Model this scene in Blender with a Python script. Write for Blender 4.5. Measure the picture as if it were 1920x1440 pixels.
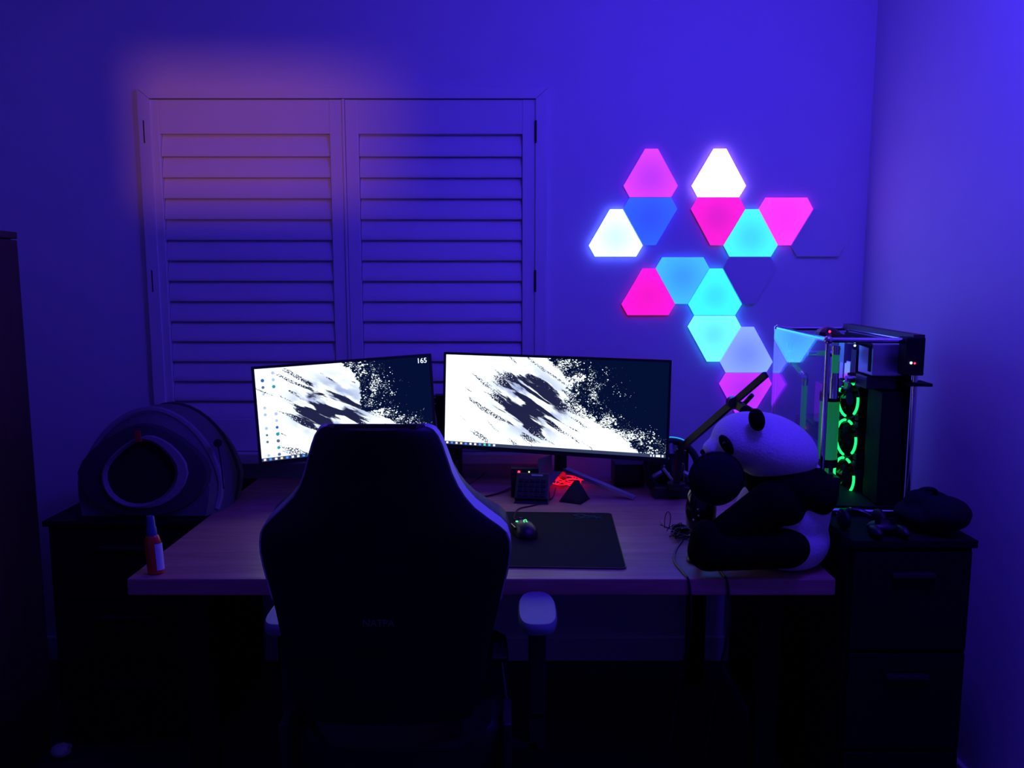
import bpy, bmesh, math, random
from mathutils import Vector, Matrix, Euler
R = math.radians
random.seed(7)
for o in list(bpy.data.objects):
    bpy.data.objects.remove(o, do_unlink=True)
C = bpy.context.scene.collection
SC = bpy.context.scene

# ------------------------------------------------------------------ camera, world, exposure
PITCH = R(7.2); CAMH = 1.476; FPX = 1500.0
cam_d = bpy.data.cameras.new('camera'); cam = bpy.data.objects.new('camera', cam_d); C.objects.link(cam)
cam.location = (0, 0, CAMH); cam.rotation_euler = (R(90) - PITCH, 0, 0)
cam_d.sensor_width = 36.0; cam_d.lens = 36.0 * FPX / 1920.0; cam_d.clip_start = 0.02
SC.camera = cam
w = bpy.data.worlds.new('night'); SC.world = w; w.use_nodes = True
w.node_tree.nodes['Background'].inputs[0].default_value = (0.0, 0.0, 0.002, 1)
w.node_tree.nodes['Background'].inputs[1].default_value = 1.0
vs = SC.view_settings
vs.view_transform = 'Standard'; vs.look = 'None'; vs.gamma = 1.0; vs.use_curve_mapping = False
vs.exposure = 0.0
ADDED_BLUE_LAMP = ((0.050, 0.016, 1.0), 105.0)     # unseen ceiling lamp, added for the blue wash on the walls
ADDED_WARM_LAMP = ((1.0, 0.30, 0.12), 120.0)        # unseen spotlight, added for the warm patch by the window
PANEL = 1.0                                  # brightness of the wall light panels
SCREEN = 1.25                                 # brightness of the screens

# ------------------------------------------------------------------ pixel -> place helpers (1920 x 1440)
def ray(px, py):
    a = (px - 960) / FPX; b = -(py - 720) / FPX
    return Vector((a, math.cos(PITCH) + b * math.sin(PITCH), -math.sin(PITCH) + b * math.cos(PITCH)))
CAM = Vector((0, 0, CAMH))
def at_y(px, py, Y): d = ray(px, py); return CAM + d * (Y / d.y)
def at_z(px, py, Z): d = ray(px, py); return CAM + d * ((Z - CAMH) / d.z)
def at_plane(px, py, p, n): d = ray(px, py); return CAM + d * ((p - CAM).dot(n) / d.dot(n))

# ------------------------------------------------------------------ materials
MATS = {}
def nt(name):
    m = bpy.data.materials.new(name); m.use_nodes = True
    return m, m.node_tree, m.node_tree.nodes['Principled BSDF']
def mat(name, col, rough=0.5, metal=0.0, spec=0.5, noise=0.0, nscale=40.0, bump=0.0, emit=None, estr=0.0, coat=0.0, sheen=0.0):
    if name in MATS: return MATS[name]
    m, t, p = nt(name)
    p.inputs['Base Color'].default_value = (*col, 1); p.inputs['Roughness'].default_value = rough
    p.inputs['Metallic'].default_value = metal; p.inputs['Specular IOR Level'].default_value = spec
    p.inputs['Coat Weight'].default_value = coat; p.inputs['Sheen Weight'].default_value = sheen
    if emit:
        p.inputs['Emission Color'].default_value = (*emit, 1); p.inputs['Emission Strength'].default_value = estr
    if noise or bump:
        tc = t.nodes.new('ShaderNodeTexCoord'); n = t.nodes.new('ShaderNodeTexNoise')
        n.inputs['Scale'].default_value = nscale; n.inputs['Detail'].default_value = 4
        t.links.new(tc.outputs['Object'], n.inputs['Vector'])
        if noise:
            mx = t.nodes.new('ShaderNodeMix'); mx.data_type = 'RGBA'
            mx.inputs[6].default_value = (*[c * (1 - noise) for c in col], 1)
            mx.inputs[7].default_value = (*[min(1, c * (1 + noise)) for c in col], 1)
            t.links.new(n.outputs['Fac'], mx.inputs[0]); t.links.new(mx.outputs[2], p.inputs['Base Color'])
        if bump:
            b = t.nodes.new('ShaderNodeBump'); b.inputs['Strength'].default_value = bump; b.inputs['Distance'].default_value = 0.004
            t.links.new(n.outputs['Fac'], b.inputs['Height']); t.links.new(b.outputs['Normal'], p.inputs['Normal'])
    MATS[name] = m; return m
def emit_mat(name, col, s):
    return mat(name, tuple(min(0.8, c) for c in col), 0.4, emit=col, estr=s)
def wood_mat(name, c1, c2, scale=(1.2, 14, 14), rough=0.42):
    m, t, p = nt(name)
    tc = t.nodes.new('ShaderNodeTexCoord'); mp = t.nodes.new('ShaderNodeMapping'); mp.inputs['Scale'].default_value = scale
    n = t.nodes.new('ShaderNodeTexNoise'); n.inputs['Scale'].default_value = 2.2; n.inputs['Detail'].default_value = 6; n.inputs['Distortion'].default_value = 1.2
    cr = t.nodes.new('ShaderNodeValToRGB'); cr.color_ramp.elements[0].color = (*c1, 1); cr.color_ramp.elements[1].color = (*c2, 1)
    cr.color_ramp.elements[0].position = 0.32; cr.color_ramp.elements[1].position = 0.7
    b = t.nodes.new('ShaderNodeBump'); b.inputs['Strength'].default_value = 0.15; b.inputs['Distance'].default_value = 0.002
    t.links.new(tc.outputs['Object'], mp.inputs['Vector']); t.links.new(mp.outputs[0], n.inputs['Vector'])
    t.links.new(n.outputs['Fac'], cr.inputs[0]); t.links.new(cr.outputs[0], p.inputs['Base Color'])
    t.links.new(n.outputs['Fac'], b.inputs['Height']); t.links.new(b.outputs['Normal'], p.inputs['Normal'])
    p.inputs['Roughness'].default_value = rough
    MATS[name] = m; return m
def glass_mat(name, f0=0.09, tint=(0.95, 0.97, 0.98)):
    m = bpy.data.materials.new(name); m.use_nodes = True; t = m.node_tree; t.nodes.clear()
    o = t.nodes.new('ShaderNodeOutputMaterial'); mx = t.nodes.new('ShaderNodeMixShader')
    f = t.nodes.new('ShaderNodeLayerWeight'); f.inputs[0].default_value = 0.5
    pw = t.nodes.new('ShaderNodeMath'); pw.operation = 'POWER'; pw.inputs[1].default_value = 5.0
    mr = t.nodes.new('ShaderNodeMapRange'); mr.inputs[3].default_value = f0; mr.inputs[4].default_value = 1.0
    a = t.nodes.new('ShaderNodeBsdfTransparent'); a.inputs[0].default_value = (*tint, 1)
    g = t.nodes.new('ShaderNodeBsdfGlossy'); g.inputs['Roughness'].default_value = 0.01
    t.links.new(f.outputs['Facing'], pw.inputs[0]); t.links.new(pw.outputs[0], mr.inputs[0]); t.links.new(mr.outputs[0], mx.inputs[0])
    t.links.new(a.outputs[0], mx.inputs[1]); t.links.new(g.outputs[0], mx.inputs[2])
    t.links.new(mx.outputs[0], o.inputs[0]); MATS[name] = m; return m
def srgb(r, g, b):
    f = lambda c: (c / 255 / 12.92) if c / 255 <= 0.04045 else ((c / 255 + 0.055) / 1.055) ** 2.4
    return (f(r), f(g), f(b))

m_wall = mat('wall_paint', (0.72, 0.71, 0.72), 0.75, noise=0.03, nscale=8, bump=0.06)
m_ceil = mat('ceiling_paint', (0.75, 0.75, 0.75), 0.85, noise=0.02, nscale=8)
m_trim = mat('white_gloss_paint', (0.76, 0.75, 0.74), 0.4, noise=0.02, nscale=12)
m_carpet = mat('dark_carpet', (0.05, 0.042, 0.045), 0.95, noise=0.4, nscale=300, bump=0.4)
m_desk = wood_mat('beech_desk_wood', (0.36, 0.15, 0.13), (0.52, 0.24, 0.21))
m_brown = wood_mat('dark_brown_wood', (0.06, 0.02, 0.016), (0.09, 0.032, 0.022), (10, 10, 0.9), 0.5)
m_black = mat('black_plastic', (0.012, 0.012, 0.014), 0.42, noise=0.1, nscale=90)
m_gloss = mat('glossy_black_plastic', (0.01, 0.01, 0.012), 0.12, noise=0.05, nscale=60)
m_matte = mat('matte_black_laminate', (0.005, 0.005, 0.006), 0.7, spec=0.2, noise=0.1, nscale=50)
m_cloth = mat('black_pad_cloth', (0.007, 0.010, 0.013), 0.9, spec=0.2, noise=0.2, nscale=500, bump=0.2)
m_leather = mat('black_leatherette', (0.008, 0.009, 0.011), 0.5, spec=0.35, noise=0.1, nscale=200, bump=0.12)
m_whiteleather = mat('white_leatherette_trim', (0.55, 0.55, 0.57), 0.45, noise=0.04, nscale=150)
m_armpad = mat('grey_armrest_rubber', (0.22, 0.25, 0.30), 0.5, noise=0.05, nscale=120)
m_metal = mat('dark_grey_metal', (0.05, 0.05, 0.055), 0.4, 0.7, noise=0.05)
m_chrome = mat('chrome', (0.75, 0.75, 0.78), 0.12, 1.0, noise=0.02)
m_alu = mat('brushed_aluminium', (0.55, 0.56, 0.6), 0.32, 0.8, noise=0.05, nscale=120)
m_white = mat('white_plastic', (0.7, 0.7, 0.7), 0.4, noise=0.02)
m_furw = mat('white_plush_fur', (0.74, 0.7, 0.72), 1.0, noise=0.08, nscale=160, bump=0.5, sheen=0.3)
m_furb = mat('black_plush_fur', (0.0035, 0.0035, 0.005), 1.0, spec=0.08, noise=0.2, nscale=160, bump=0.5)
m_bedgrey = mat('grey_felt', (0.13, 0.12, 0.13), 0.95, noise=0.2, nscale=90, bump=0.4)
m_bedlight = mat('light_grey_plush', (0.27, 0.23, 0.27), 0.95, noise=0.2, nscale=90, bump=0.4)
m_beddark = mat('dark_grey_felt', (0.05, 0.045, 0.055), 0.95, noise=0.2, nscale=90, bump=0.4)
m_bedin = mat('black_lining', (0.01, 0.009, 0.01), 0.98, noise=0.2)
m_red = mat('red_fabric_tag', (0.5, 0.02, 0.02), 0.8, noise=0.1)
m_glass = glass_mat('case_glass', 0.16)
m_pane = glass_mat('window_glass', 0.04, (0.85, 0.9, 0.95))
m_green_glow = mat('green_coolant_added_glow', (0.03, 0.5, 0.10), 0.2, noise=0.05, emit=(0.02, 0.55, 0.10), estr=0.2)  # slight emission added, stands in for light on the coolant
m_ring = emit_mat('green_led_ring', (0.01, 1.0, 0.14), 2.2)
m_pcb = mat('black_circuit_board', (0.008, 0.009, 0.012), 0.45, noise=0.5, nscale=120)
m_redled = emit_mat('red_led', (1.0, 0.02, 0.06), 4.0)
m_redwire = emit_mat('red_glow_wire', (1.0, 0.006, 0.02), 1.5)
m_blueled = emit_mat('white_blue_led', (0.4, 0.8, 1.0), 6.0)
m_yelled = emit_mat('yellow_green_led', (0.7, 0.9, 0.3), 3.0)
m_greenled = emit_mat('green_led', (0.05, 1.0, 0.2), 3.0)
m_logo = mat('dark_green_print', (0.02, 0.10, 0.06), 0.8, noise=0.1)

# ------------------------------------------------------------------ mesh builder
class B:
    def __init__(s): s.bm = bmesh.new()
    def _xf(s, vs_, mtx): bmesh.ops.transform(s.bm, matrix=mtx, verts=vs_)
    def box(s, c, size, rot=None, bevel=0.0):
        r = bmesh.ops.create_cube(s.bm, size=1.0); v = r['verts']
        s._xf(v, Matrix.Diagonal((*size, 1)))
        if bevel:
            e = list({e for q in v for e in q.link_edges})
            rb = bmesh.ops.bevel(s.bm, geom=e, offset=bevel, segments=2, affect='EDGES', profile=0.6)
            v = list({q for f in rb['faces'] for q in f.verts} | {q for q in v if q.is_valid})
        mt = Matrix.Translation(c)
        if rot is not None: mt = mt @ rot.to_4x4()
        s._xf(v, mt); return s
    def bx(s, x0, x1, y0, y1, z0, z1, bevel=0.0):
        return s.box(((x0+x1)/2, (y0+y1)/2, (z0+z1)/2), (abs(x1-x0), abs(y1-y0), abs(z1-z0)), None, bevel)
    def cyl(s, p0, p1, r0, r1=None, n=16, cap=True):
        p0, p1 = Vector(p0), Vector(p1); r1 = r0 if r1 is None else r1
        d = p1 - p0; q = d.to_track_quat('Z', 'Y')
        r = bmesh.ops.create_cone(s.bm, cap_ends=cap, segments=n, radius1=r0, radius2=r1, depth=d.length)
        s._xf(r['verts'], Matrix.Translation((p0+p1)/2) @ q.to_matrix().to_4x4()); return s
    def ball(s, c, r, seg=16, rot=None):
        r = r if hasattr(r, '__len__') else (r, r, r)
        g = bmesh.ops.create_uvsphere(s.bm, u_segments=seg, v_segments=max(6, seg*2//3), radius=1.0)
        mt = Matrix.Translation(c)
        if rot is not None: mt = mt @ rot.to_4x4()
        s._xf(g['verts'], mt @ Matrix.Diagonal((*r, 1))); return s
    def tube(s, pts, r, n=8, closed=False, smooth=0):
        pts = [Vector(p) for p in pts]
        for _ in range(smooth):
            q = []
            m = len(pts)
            for i in range(m if closed else m-1):
                a, b = pts[i], pts[(i+1) % m]; q += [a*.75+b*.25, a*.25+b*.75]
            pts = q if closed else [pts[0]] + q + [pts[-1]]
        m = len(pts); rings = []; up = None
        for i, p in enumerate(pts):
            a = pts[(i-1) % m] if (closed or i > 0) else p
            b = pts[(i+1) % m] if (closed or i < m-1) else p
            t = (b-a).normalized()
            if up is None: up = t.orthogonal().normalized()
            up = (up - t*up.dot(t))
            up = up.normalized() if up.length > 1e-6 else t.orthogonal().normalized()
            sd = t.cross(up)
            rr = r[i*len(r)//m] if hasattr(r, '__len__') else r
            rings.append([s.bm.verts.new(p + (up*math.cos(2*math.pi*k/n) + sd*math.sin(2*math.pi*k/n))*rr) for k in range(n)])
        for i in range(m if closed else m-1):
            A, D = rings[i], rings[(i+1) % m]
            for k in range(n):
                s.bm.faces.new((A[k], A[(k+1) % n], D[(k+1) % n], D[k]))
        if not closed:
            s.bm.faces.new(rings[0][::-1]); s.bm.faces.new(rings[-1])
        return s
    def loft(s, rings, cap=True, closed=True):
        vr = [[s.bm.verts.new(p) for p in ring] for ring in rings]; n = len(vr[0])
        for A, D in zip(vr[:-1], vr[1:]):
            for k in range(n if closed else n-1):
                s.bm.faces.new((A[k], A[(k+1) % n], D[(k+1) % n], D[k]))
        if cap and closed:
            s.bm.faces.new(vr[0][::-1]); s.bm.faces.new(vr[-1])
        return s
    def prism(s, outline, f0, f1):
        a = [s.bm.verts.new(f0(*p)) for p in outline]; b = [s.bm.verts.new(f1(*p)) for p in outline]
        n = len(a)
        s.bm.faces.new(a[::-1]); s.bm.faces.new(b)
        for k in range(n): s.bm.faces.new((a[k], a[(k+1) % n], b[(k+1) % n], b[k]))
        return s
    def lathe(s, prof, c, n=24, axis=None):
        rings = []
        q = (Vector(axis).to_track_quat('Z', 'Y') if axis is not None else None)
        for r, z in prof:
            ring = []
            for k in range(n):
                v = Vector((r*math.cos(2*math.pi*k/n), r*math.sin(2*math.pi*k/n), z))
                if q: v = q @ v
                ring.append(v + Vector(c))
            rings.append(ring)
        return s.loft(rings)
WM = {}
def root_matrix(o):
    return WM.get(o.name, Matrix.Identity(4)) if o else Matrix.Identity(4)
def obj(name, b, m, parent=None, local=False, smooth=False, angle=40):
    bm = b.bm if isinstance(b, B) else b
    mtx = root_matrix(parent)
    if not local and parent is not None: bmesh.ops.transform(bm, matrix=mtx.inverted(), verts=bm.verts)
    bmesh.ops.recalc_face_normals(bm, faces=bm.faces)
    me = bpy.data.meshes.new(name); 
    if smooth:
        for f in bm.faces: f.smooth = True
        for e in bm.edges:
            if len(e.link_faces) == 2 and e.calc_face_angle(0) > R(angle): e.smooth = False
    bm.to_mesh(me); bm.free()
    o = bpy.data.objects.new(name, me); C.objects.link(o)
    if m: me.materials.append(m)
    if parent is not None: o.parent = parent
    WM[o.name] = mtx
    return o
def share(o, name, parent, loc=(0,0,0), rot=None, scale=None):
    c = o.copy(); C.objects.link(c); c.parent = parent; c.location = loc
    if rot is not None: c.rotation_euler = rot
    WM[c.name] = root_matrix(parent); return c
def tag(o, label, cat, group=None, kind=None):
    if label: o['label'] = label
    if cat: o['category'] = cat
    if group: o['group'] = group
    if kind: o['kind'] = kind
    return o
def thing(name, label, cat, loc=(0,0,0), mtx=None, group=None, kind=None):
    o = bpy.data.objects.new(name, None); C.objects.link(o); o.empty_display_size = 0.05
    m = mtx if mtx is not None else Matrix.Translation(loc)
    o.matrix_basis = m; WM[o.name] = m
    return tag(o, label, cat, group, kind)
def struct(name, b, m, parent=None):
    o = obj(name, b, m, parent)
    if parent is None: o['kind'] = 'structure'
    return o
def text_mesh(name, txt, size, m, mtx, parent, ext=0.0004):
    cu = bpy.data.curves.new(name, 'FONT'); cu.body = txt; cu.size = size; cu.extrude = ext; cu.align_x = 'CENTER'; cu.align_y = 'CENTER'
    t = bpy.data.objects.new(name + '_tmp', cu); C.objects.link(t)
    dg = bpy.context.evaluated_depsgraph_get(); me = bpy.data.meshes.new_from_object(t.evaluated_get(dg))
    bpy.data.objects.remove(t, do_unlink=True); bpy.data.curves.remove(cu)
    me.transform(mtx); me.name = name; me.materials.clear(); me.materials.append(m)
    o = bpy.data.objects.new(name, me); C.objects.link(o); o.parent = parent; WM[o.name] = root_matrix(parent); return o

# ------------------------------------------------------------------ room
D = 3.0; XR = 1.305; XL = -2.05; YB = -1.5; H = 2.7; T = 0.1
def P(px, py, y=D): return at_y(px, py, y)
wx0 = P(290, 300).x; wx1 = P(1004, 300).x; wz0 = P(640, 846).z; wz1 = P(640, 187).z   # window opening
b = B(); b.bx(XL-T, wx0, D, D+T, 0, H); b.bx(wx1, XR+T, D, D+T, 0, H); b.bx(wx0, wx1, D, D+T, 0, wz0); b.bx(wx0, wx1, D, D+T, wz1, H)
struct('wall_back', b, m_wall)
struct('wall_right', B().bx(XR, XR+T, YB, D, 0, H), m_wall)
struct('wall_left', B().bx(XL-T, XL, YB, D, 0, H), m_wall)
struct('wall_rear', B().bx(XL-T, XR+T, YB-T, YB, 0, H), m_wall)
struct('floor', B().bx(XL-T, XR+T, YB-T, D+T, -T, 0), m_carpet)
struct('ceiling', B().bx(XL-T, XR+T, YB-T, D+T, H, H+T), m_ceil)
def skirting(name, x0, x1, y0, y1):
    b = B(); b.bx(x0, x1, y0, y1, 0, 0.10, 0.006); struct(name, b, m_trim)
skirting('baseboard_right', XR-0.016, XR, YB, D-0.016)
skirting('baseboard_back', XL, XR, D-0.016, D)
skirting('baseboard_left', XL, XL+0.016, YB, D-0.016)
# window behind the shutters
win = thing('window_1', 'white-framed window behind closed plantation shutters', 'window', ((wx0+wx1)/2, D, wz0), kind='structure')
b = B(); yo = D + 0.06
for x in (wx0+0.02, (wx0+wx1)/2, wx1-0.02): b.bx(x-0.02, x+0.02, yo, yo+0.03, wz0, wz1)
b.bx(wx0, wx1, yo, yo+0.03, wz0, wz0+0.04); b.bx(wx0, wx1, yo, yo+0.03, wz1-0.04, wz1)
obj('sash_frame', b, m_trim, win)
for x0, x1 in ((wx0+0.04, (wx0+wx1)/2-0.02), ((wx0+wx1)/2+0.02, wx1-0.04)):
    obj('pane', B().bx(x0, x1, yo+0.012, yo+0.018, wz0+0.04, wz1-0.04), m_pane, win)
# architrave, four mitred boards standing proud of the wall
tr = thing('trim_1', 'mitred white frame around the shutters', 'window frame', ((wx0+wx1)/2, D, wz0), kind='structure')
ow = 0.042
ox0, ox1, oz0, oz1 = wx0-ow, wx1+ow, wz0-0.03, wz1+0.036
def board(q):
    b = B(); b.prism(q, lambda x, z: (x, D, z), lambda x, z: (x, D-0.022, z)); 
    return b
g = 0.0008
obj('frame_board', board([(ox0, oz1), (wx0, wz1+g), (wx1, wz1+g), (ox1, oz1)]), m_trim, tr)
obj('frame_board', board([(ox0, oz0), (wx0, wz0), (wx0, wz1-g), (ox0, oz1-2*g)]), m_trim, tr)
obj('frame_board', board([(wx1, wz0), (ox1, oz0), (ox1, oz1-2*g), (wx1, wz1-g)]), m_trim, tr)
obj('frame_board', B().bx(ox0-0.02, ox1+0.02, D-0.05, D, oz0-0.01, wz0, 0.004), m_trim, tr).name = 'sill'

# ------------------------------------------------------------------ plantation shutters
LY = [252, 298, 337, 376, 414, 453, 491, 529, 566, 602, 639, 675, 712, 748, 785]
def shutter(label, px0, pxa, pxb, px1, hinge_side):
    X0, XA, XB, X1 = (P(p, 520).x for p in (px0, pxa, pxb, px1))
    z0, z1 = wz0+0.003, wz1-0.003
    zt, zb = P(640, 252).z, P(640, 785).z
    t = thing('window_shutter', label, 'shutter', ((X0+X1)/2, D-0.008, z0), group='plantation shutters over the window')
    ya, yb = D-0.014, D+0.016
    for a, c in ((X0, XA), (XB, X1)): obj('stile', B().bx(a, c, ya, yb, z0, z1, 0.002), m_trim, t)
    obj('top_rail', B().bx(XA, XB, ya+0.002, yb, zt, z1, 0.0015), m_trim, t)
    obj('bottom_rail', B().bx(XA, XB, ya+0.002, yb, z0, zb, 0.0015), m_trim, t)
    # closed louvres: each an elliptical blade, its lower edge lapping in front of the next
    pitch = (zt-zb)/14.0; first = None; L = XB-XA-0.004; wd = pitch*1.16
    for i in range(14):
        zc = zt - pitch*(i+0.5)
        if first is None:
            bb = B(); n = 14; sec = []
            for k in range(n):
                a = 2*math.pi*k/n; sec.append((0.0055*math.sin(a), wd/2*math.cos(a)))
            tl = R(15)
            sec = [(y*math.cos(tl)+z*math.sin(tl), -y*math.sin(tl)+z*math.cos(tl)) for y, z in sec]
            bb.loft([[(-L/2, y, z) for y, z in sec], [(L/2, y, z) for y, z in sec]])
            first = obj('louvre', bb, m_trim, t, local=True, smooth=True); first.location = ((XA+XB)/2-(X0+X1)/2, 0.012, zc-z0)
        else:
            share(first, 'louvre', t, ((XA+XB)/2-(X0+X1)/2, 0.012, zc-z0))
    hx = X0 if hinge_side < 0 else X1
    for hy in (249, 527):
        zc = P(640, hy).z
        b = B(); b.cyl((hx, ya-0.004, zc-0.040), (hx, ya-0.004, zc+0.040), 0.0048, n=10); b.bx(hx-0.006, hx+0.006, ya-0.003, ya+0.001, zc-0.038, zc+0.038)
        obj('hinge', b, m_metal, t)
shutter('white plantation shutter over the left half of the window', 290, 316, 627, 650, -1)
shutter('white plantation shutter over the right half of the window', 656, 679, 979, 1004, 1)
tag(obj('shutter_post', B().bx(P(650.8, 520).x, P(655.2, 520).x, D-0.019, D+0.02, wz0+0.001, wz1-0.001, 0.001), m_trim), 'slim white post between the two shutters', 'post')

# ------------------------------------------------------------------ triangular light panels
def panel_material(name, col, s):
    m, t, p = nt(name)
    tc = t.nodes.new('ShaderNodeTexCoord'); ln = t.nodes.new('ShaderNodeVectorMath'); ln.operation = 'LENGTH'
    mr = t.nodes.new('ShaderNodeMapRange'); mr.inputs[1].default_value = 0.02; mr.inputs[2].default_value = 0.125
    mr.inputs[3].default_value = 0.85; mr.inputs[4].default_value = 1.45     # diodes sit in the three corners
    ml = t.nodes.new('ShaderNodeMath'); ml.operation = 'MULTIPLY'; ml.inputs[1].default_value = s
    t.links.new(tc.outputs['Object'], ln.inputs[0]); t.links.new(ln.outputs['Value'], mr.inputs[0])
    t.links.new(mr.outputs[0], ml.inputs[0]); t.links.new(ml.outputs[0], p.inputs['Emission Strength'])
    p.inputs['Emission Color'].default_value = (*col, 1); p.inputs['Base Color'].default_value = (0.5, 0.5, 0.52, 1); p.inputs['Roughness'].default_value = 0.35
    return m
SIDE = 0.2485; CUT = 0.19; TH = SIDE*math.sqrt(3)/2
def tri(s, up):
    h = s*math.sqrt(3)/2; v = [(-s/2, -h/3), (s/2, -h/3), (0, h*2/3)]
    if not up: v = [(-x, -z) for x, z in v]
    out = []
    for i in range(3):
        a, c, d = Vector(v[i-1]), Vector(v[i]), Vector(v[(i+1) % 3])
        out += [c + (a-c)*CUT, c + (d-c)*CUT]
    return [(q.x, q.y) for q in out]
LAT = P(1347, 370, D-0.012)
def light_panel(row, k, up, col, s, label):
    z = LAT.z - row*TH + (TH/3 if up else TH*2/3)
    c = Vector((LAT.x + k*SIDE/2, D-0.001, z))
    t = thing('triangle_light', label, 'wall light', c, group='triangular lights on the wall')
    b = B(); b.prism(tri(SIDE-0.006, up), lambda x, z: (x, 0, z), lambda x, z: (x, -0.007, z)); obj('back_shell', b, m_white, t, local=True)
    b = B(); b.prism(tri(SIDE-0.004, up), lambda x, z: (x, -0.0072, z), lambda x, z: (x, -0.012, z))
    obj('diffuser', b, panel_material('panel_' + label.split()[0], col, s) if col else m_white, t, local=True)
panels = [
 (0, -2, 1, (0.62, 0.035, 2.0), 1.0, 'magenta upright triangle light above the deep blue one'),
 (1, -2, 0, (0.006, 0.09, 3.0), 1.0, 'deep blue triangle light pointing down beside the white-cyan one'),
 (1, -3, 1, (0.85, 1.4, 11.0), 1.0, 'white-cyan glowing triangle light at the far left of the cluster'),
 (0, 0, 1, (2.4, 1.15, 9.0), 1.0, 'brightest white triangle light at the top of the cluster'),
 (1, 0, 0, (0.87, 0.002, 0.27), 1.0, 'crimson triangle light pointing down under the brightest white one'),
 (1, 1, 1, (0.04, 0.84, 3.6), 1.0, 'turquoise upright triangle light between the crimson and hot pink ones'),
 (1, 2, 0, (1.15, 0.03, 2.2), 1.0, 'hot pink triangle light pointing down at the right of the cluster'),
 (1, 3, 1, None, 0, 'unlit upright triangle light nearest the room corner'),
 (2, -1, 0, (0.03, 0.40, 3.4), 1.0, 'sky-blue triangle light pointing down beside the red-pink one'),
 (2, -2, 1, (1.05, 0.0, 0.36), 1.0, 'red-pink upright triangle light at the lower left of the cluster'),
 (2, 0, 1, (0.03, 0.93, 4.0), 1.0, 'cyan upright triangle light above the pale aqua one'),
 (2, 1, 0, None, 0, 'unlit triangle light pointing down beside the cyan upright one'),
 (3, 0, 0, (0.14, 1.0, 4.4), 1.0, 'pale aqua triangle light pointing down left of the lavender one'),
 (3, 1, 1, (0.20, 0.33, 3.2), 1.0, 'lavender-blue upright triangle light left of the computer'),
 (4, 1, 0, (0.52, 0.022, 2.6), 1.0, 'violet triangle light pointing down just above the panda'),
]
for row, k, up, col, s, lab in panels: light_panel(row, k, up, col, s*PANEL, lab)

# ------------------------------------------------------------------ unseen lamps added for the blue wash and the warm patch
lp = Vector((0.72, 1.40, 2.48))
t = thing('added_ceiling_lamp', 'added unseen ceiling lamp with a blue globe bulb above the chair', 'lamp', (lp.x, lp.y, H))
obj('ceiling_rose', B().lathe([(0.001, 0), (0.07, 0), (0.06, -0.03), (0.001, -0.03)], (lp.x, lp.y, H)), m_white, t)
obj('bulb_globe', B().ball(lp, 0.10, 20), emit_mat('blue_bulb', ADDED_BLUE_LAMP[0], ADDED_BLUE_LAMP[1]), t, smooth=True)  # added out of frame to tint the room blue
obj('stem', B().cyl((lp.x, lp.y, H-0.03), (lp.x, lp.y, lp.z+0.09), 0.012), m_white, t)
sp = Vector((0.55, -1.22, 1.85)); aim = Vector((-1.22, D, 2.02)); dr = (aim-sp).normalized()
t = thing('added_spotlight', 'small added warm spotlight with light-shaping flaps behind the camera', 'lamp', (sp.x, YB, sp.z))  # added fixture, stands in for warm light from a doorway
obj('bracket', B().cyl((sp.x, YB, sp.z), (sp.x, sp.y-0.06, sp.z), 0.012), m_metal, t)
obj('shade', B().cyl(sp-dr*0.08, sp-dr*0.01, 0.02, 0.045, 20), m_metal, t)
fy_ = sp.y + 0.22; fr_ = 0.22/(D-sp.y)
lx = sp.x + fr_*(P(246, 250).x-sp.x); tz = sp.z + fr_*(P(300, 108).z-sp.z); bz_ = sp.z + fr_*(P(300, 392).z-sp.z)  # edges of the added flaps that square off the warm patch
obj('added_light_flap', B().bx(lx-0.12, lx, fy_, fy_+0.002, bz_-0.1, tz+0.1), m_metal, t)
obj('added_light_flap', B().bx(lx-0.12, lx+0.14, fy_+0.003, fy_+0.005, tz, tz+0.1), m_metal, t)
obj('added_light_flap', B().bx(lx-0.12, lx+0.14, fy_+0.003, fy_+0.005, bz_-0.1, bz_), m_metal, t)
for z_ in (tz+0.09, bz_-0.09): obj('flap_arm', B().cyl((lx-0.1, fy_+0.001, z_), sp-dr*0.05, 0.004), m_metal, t)
ld = bpy.data.lights.new('added_spot_bulb', 'SPOT'); ld.energy = ADDED_WARM_LAMP[1]; ld.color = ADDED_WARM_LAMP[0]; ld.spot_size = R(24); ld.spot_blend = 1.0; ld.shadow_soft_size = 0.006
lo = bpy.data.objects.new('added_spot_bulb', ld); C.objects.link(lo); lo.parent = t
lo.matrix_basis = WM[t.name].inverted() @ (Matrix.Translation(sp) @ dr.to_track_quat('-Z', 'Y').to_matrix().to_4x4())

# ------------------------------------------------------------------ furniture
DT = 0.75; DX0, DX1, DY0, DY1 = -0.952, 0.800, 1.90, 2.93
desk = thing('desk', 'wide wooden desk with a thick top along the back wall', 'desk', ((DX0+DX1)/2, (DY0+DY1)/2, 0))
obj('desk_top', B().bx(DX0, DX1, DY0, DY1, DT-0.042, DT, 0.003), m_desk, desk)
for x in (DX0+0.12, DX1-0.12):
    for y in (DY0+0.14, DY1-0.1):
        obj('leg', B().bx(x-0.03, x+0.03, y-0.03, y+0.03, 0, DT-0.042, 0.003), m_matte, desk)
obj('apron', B().bx(DX0+0.15, DX1-0.15, DY1-0.115, DY1-0.09, 0.60, DT-0.042), m_matte, desk)
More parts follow.
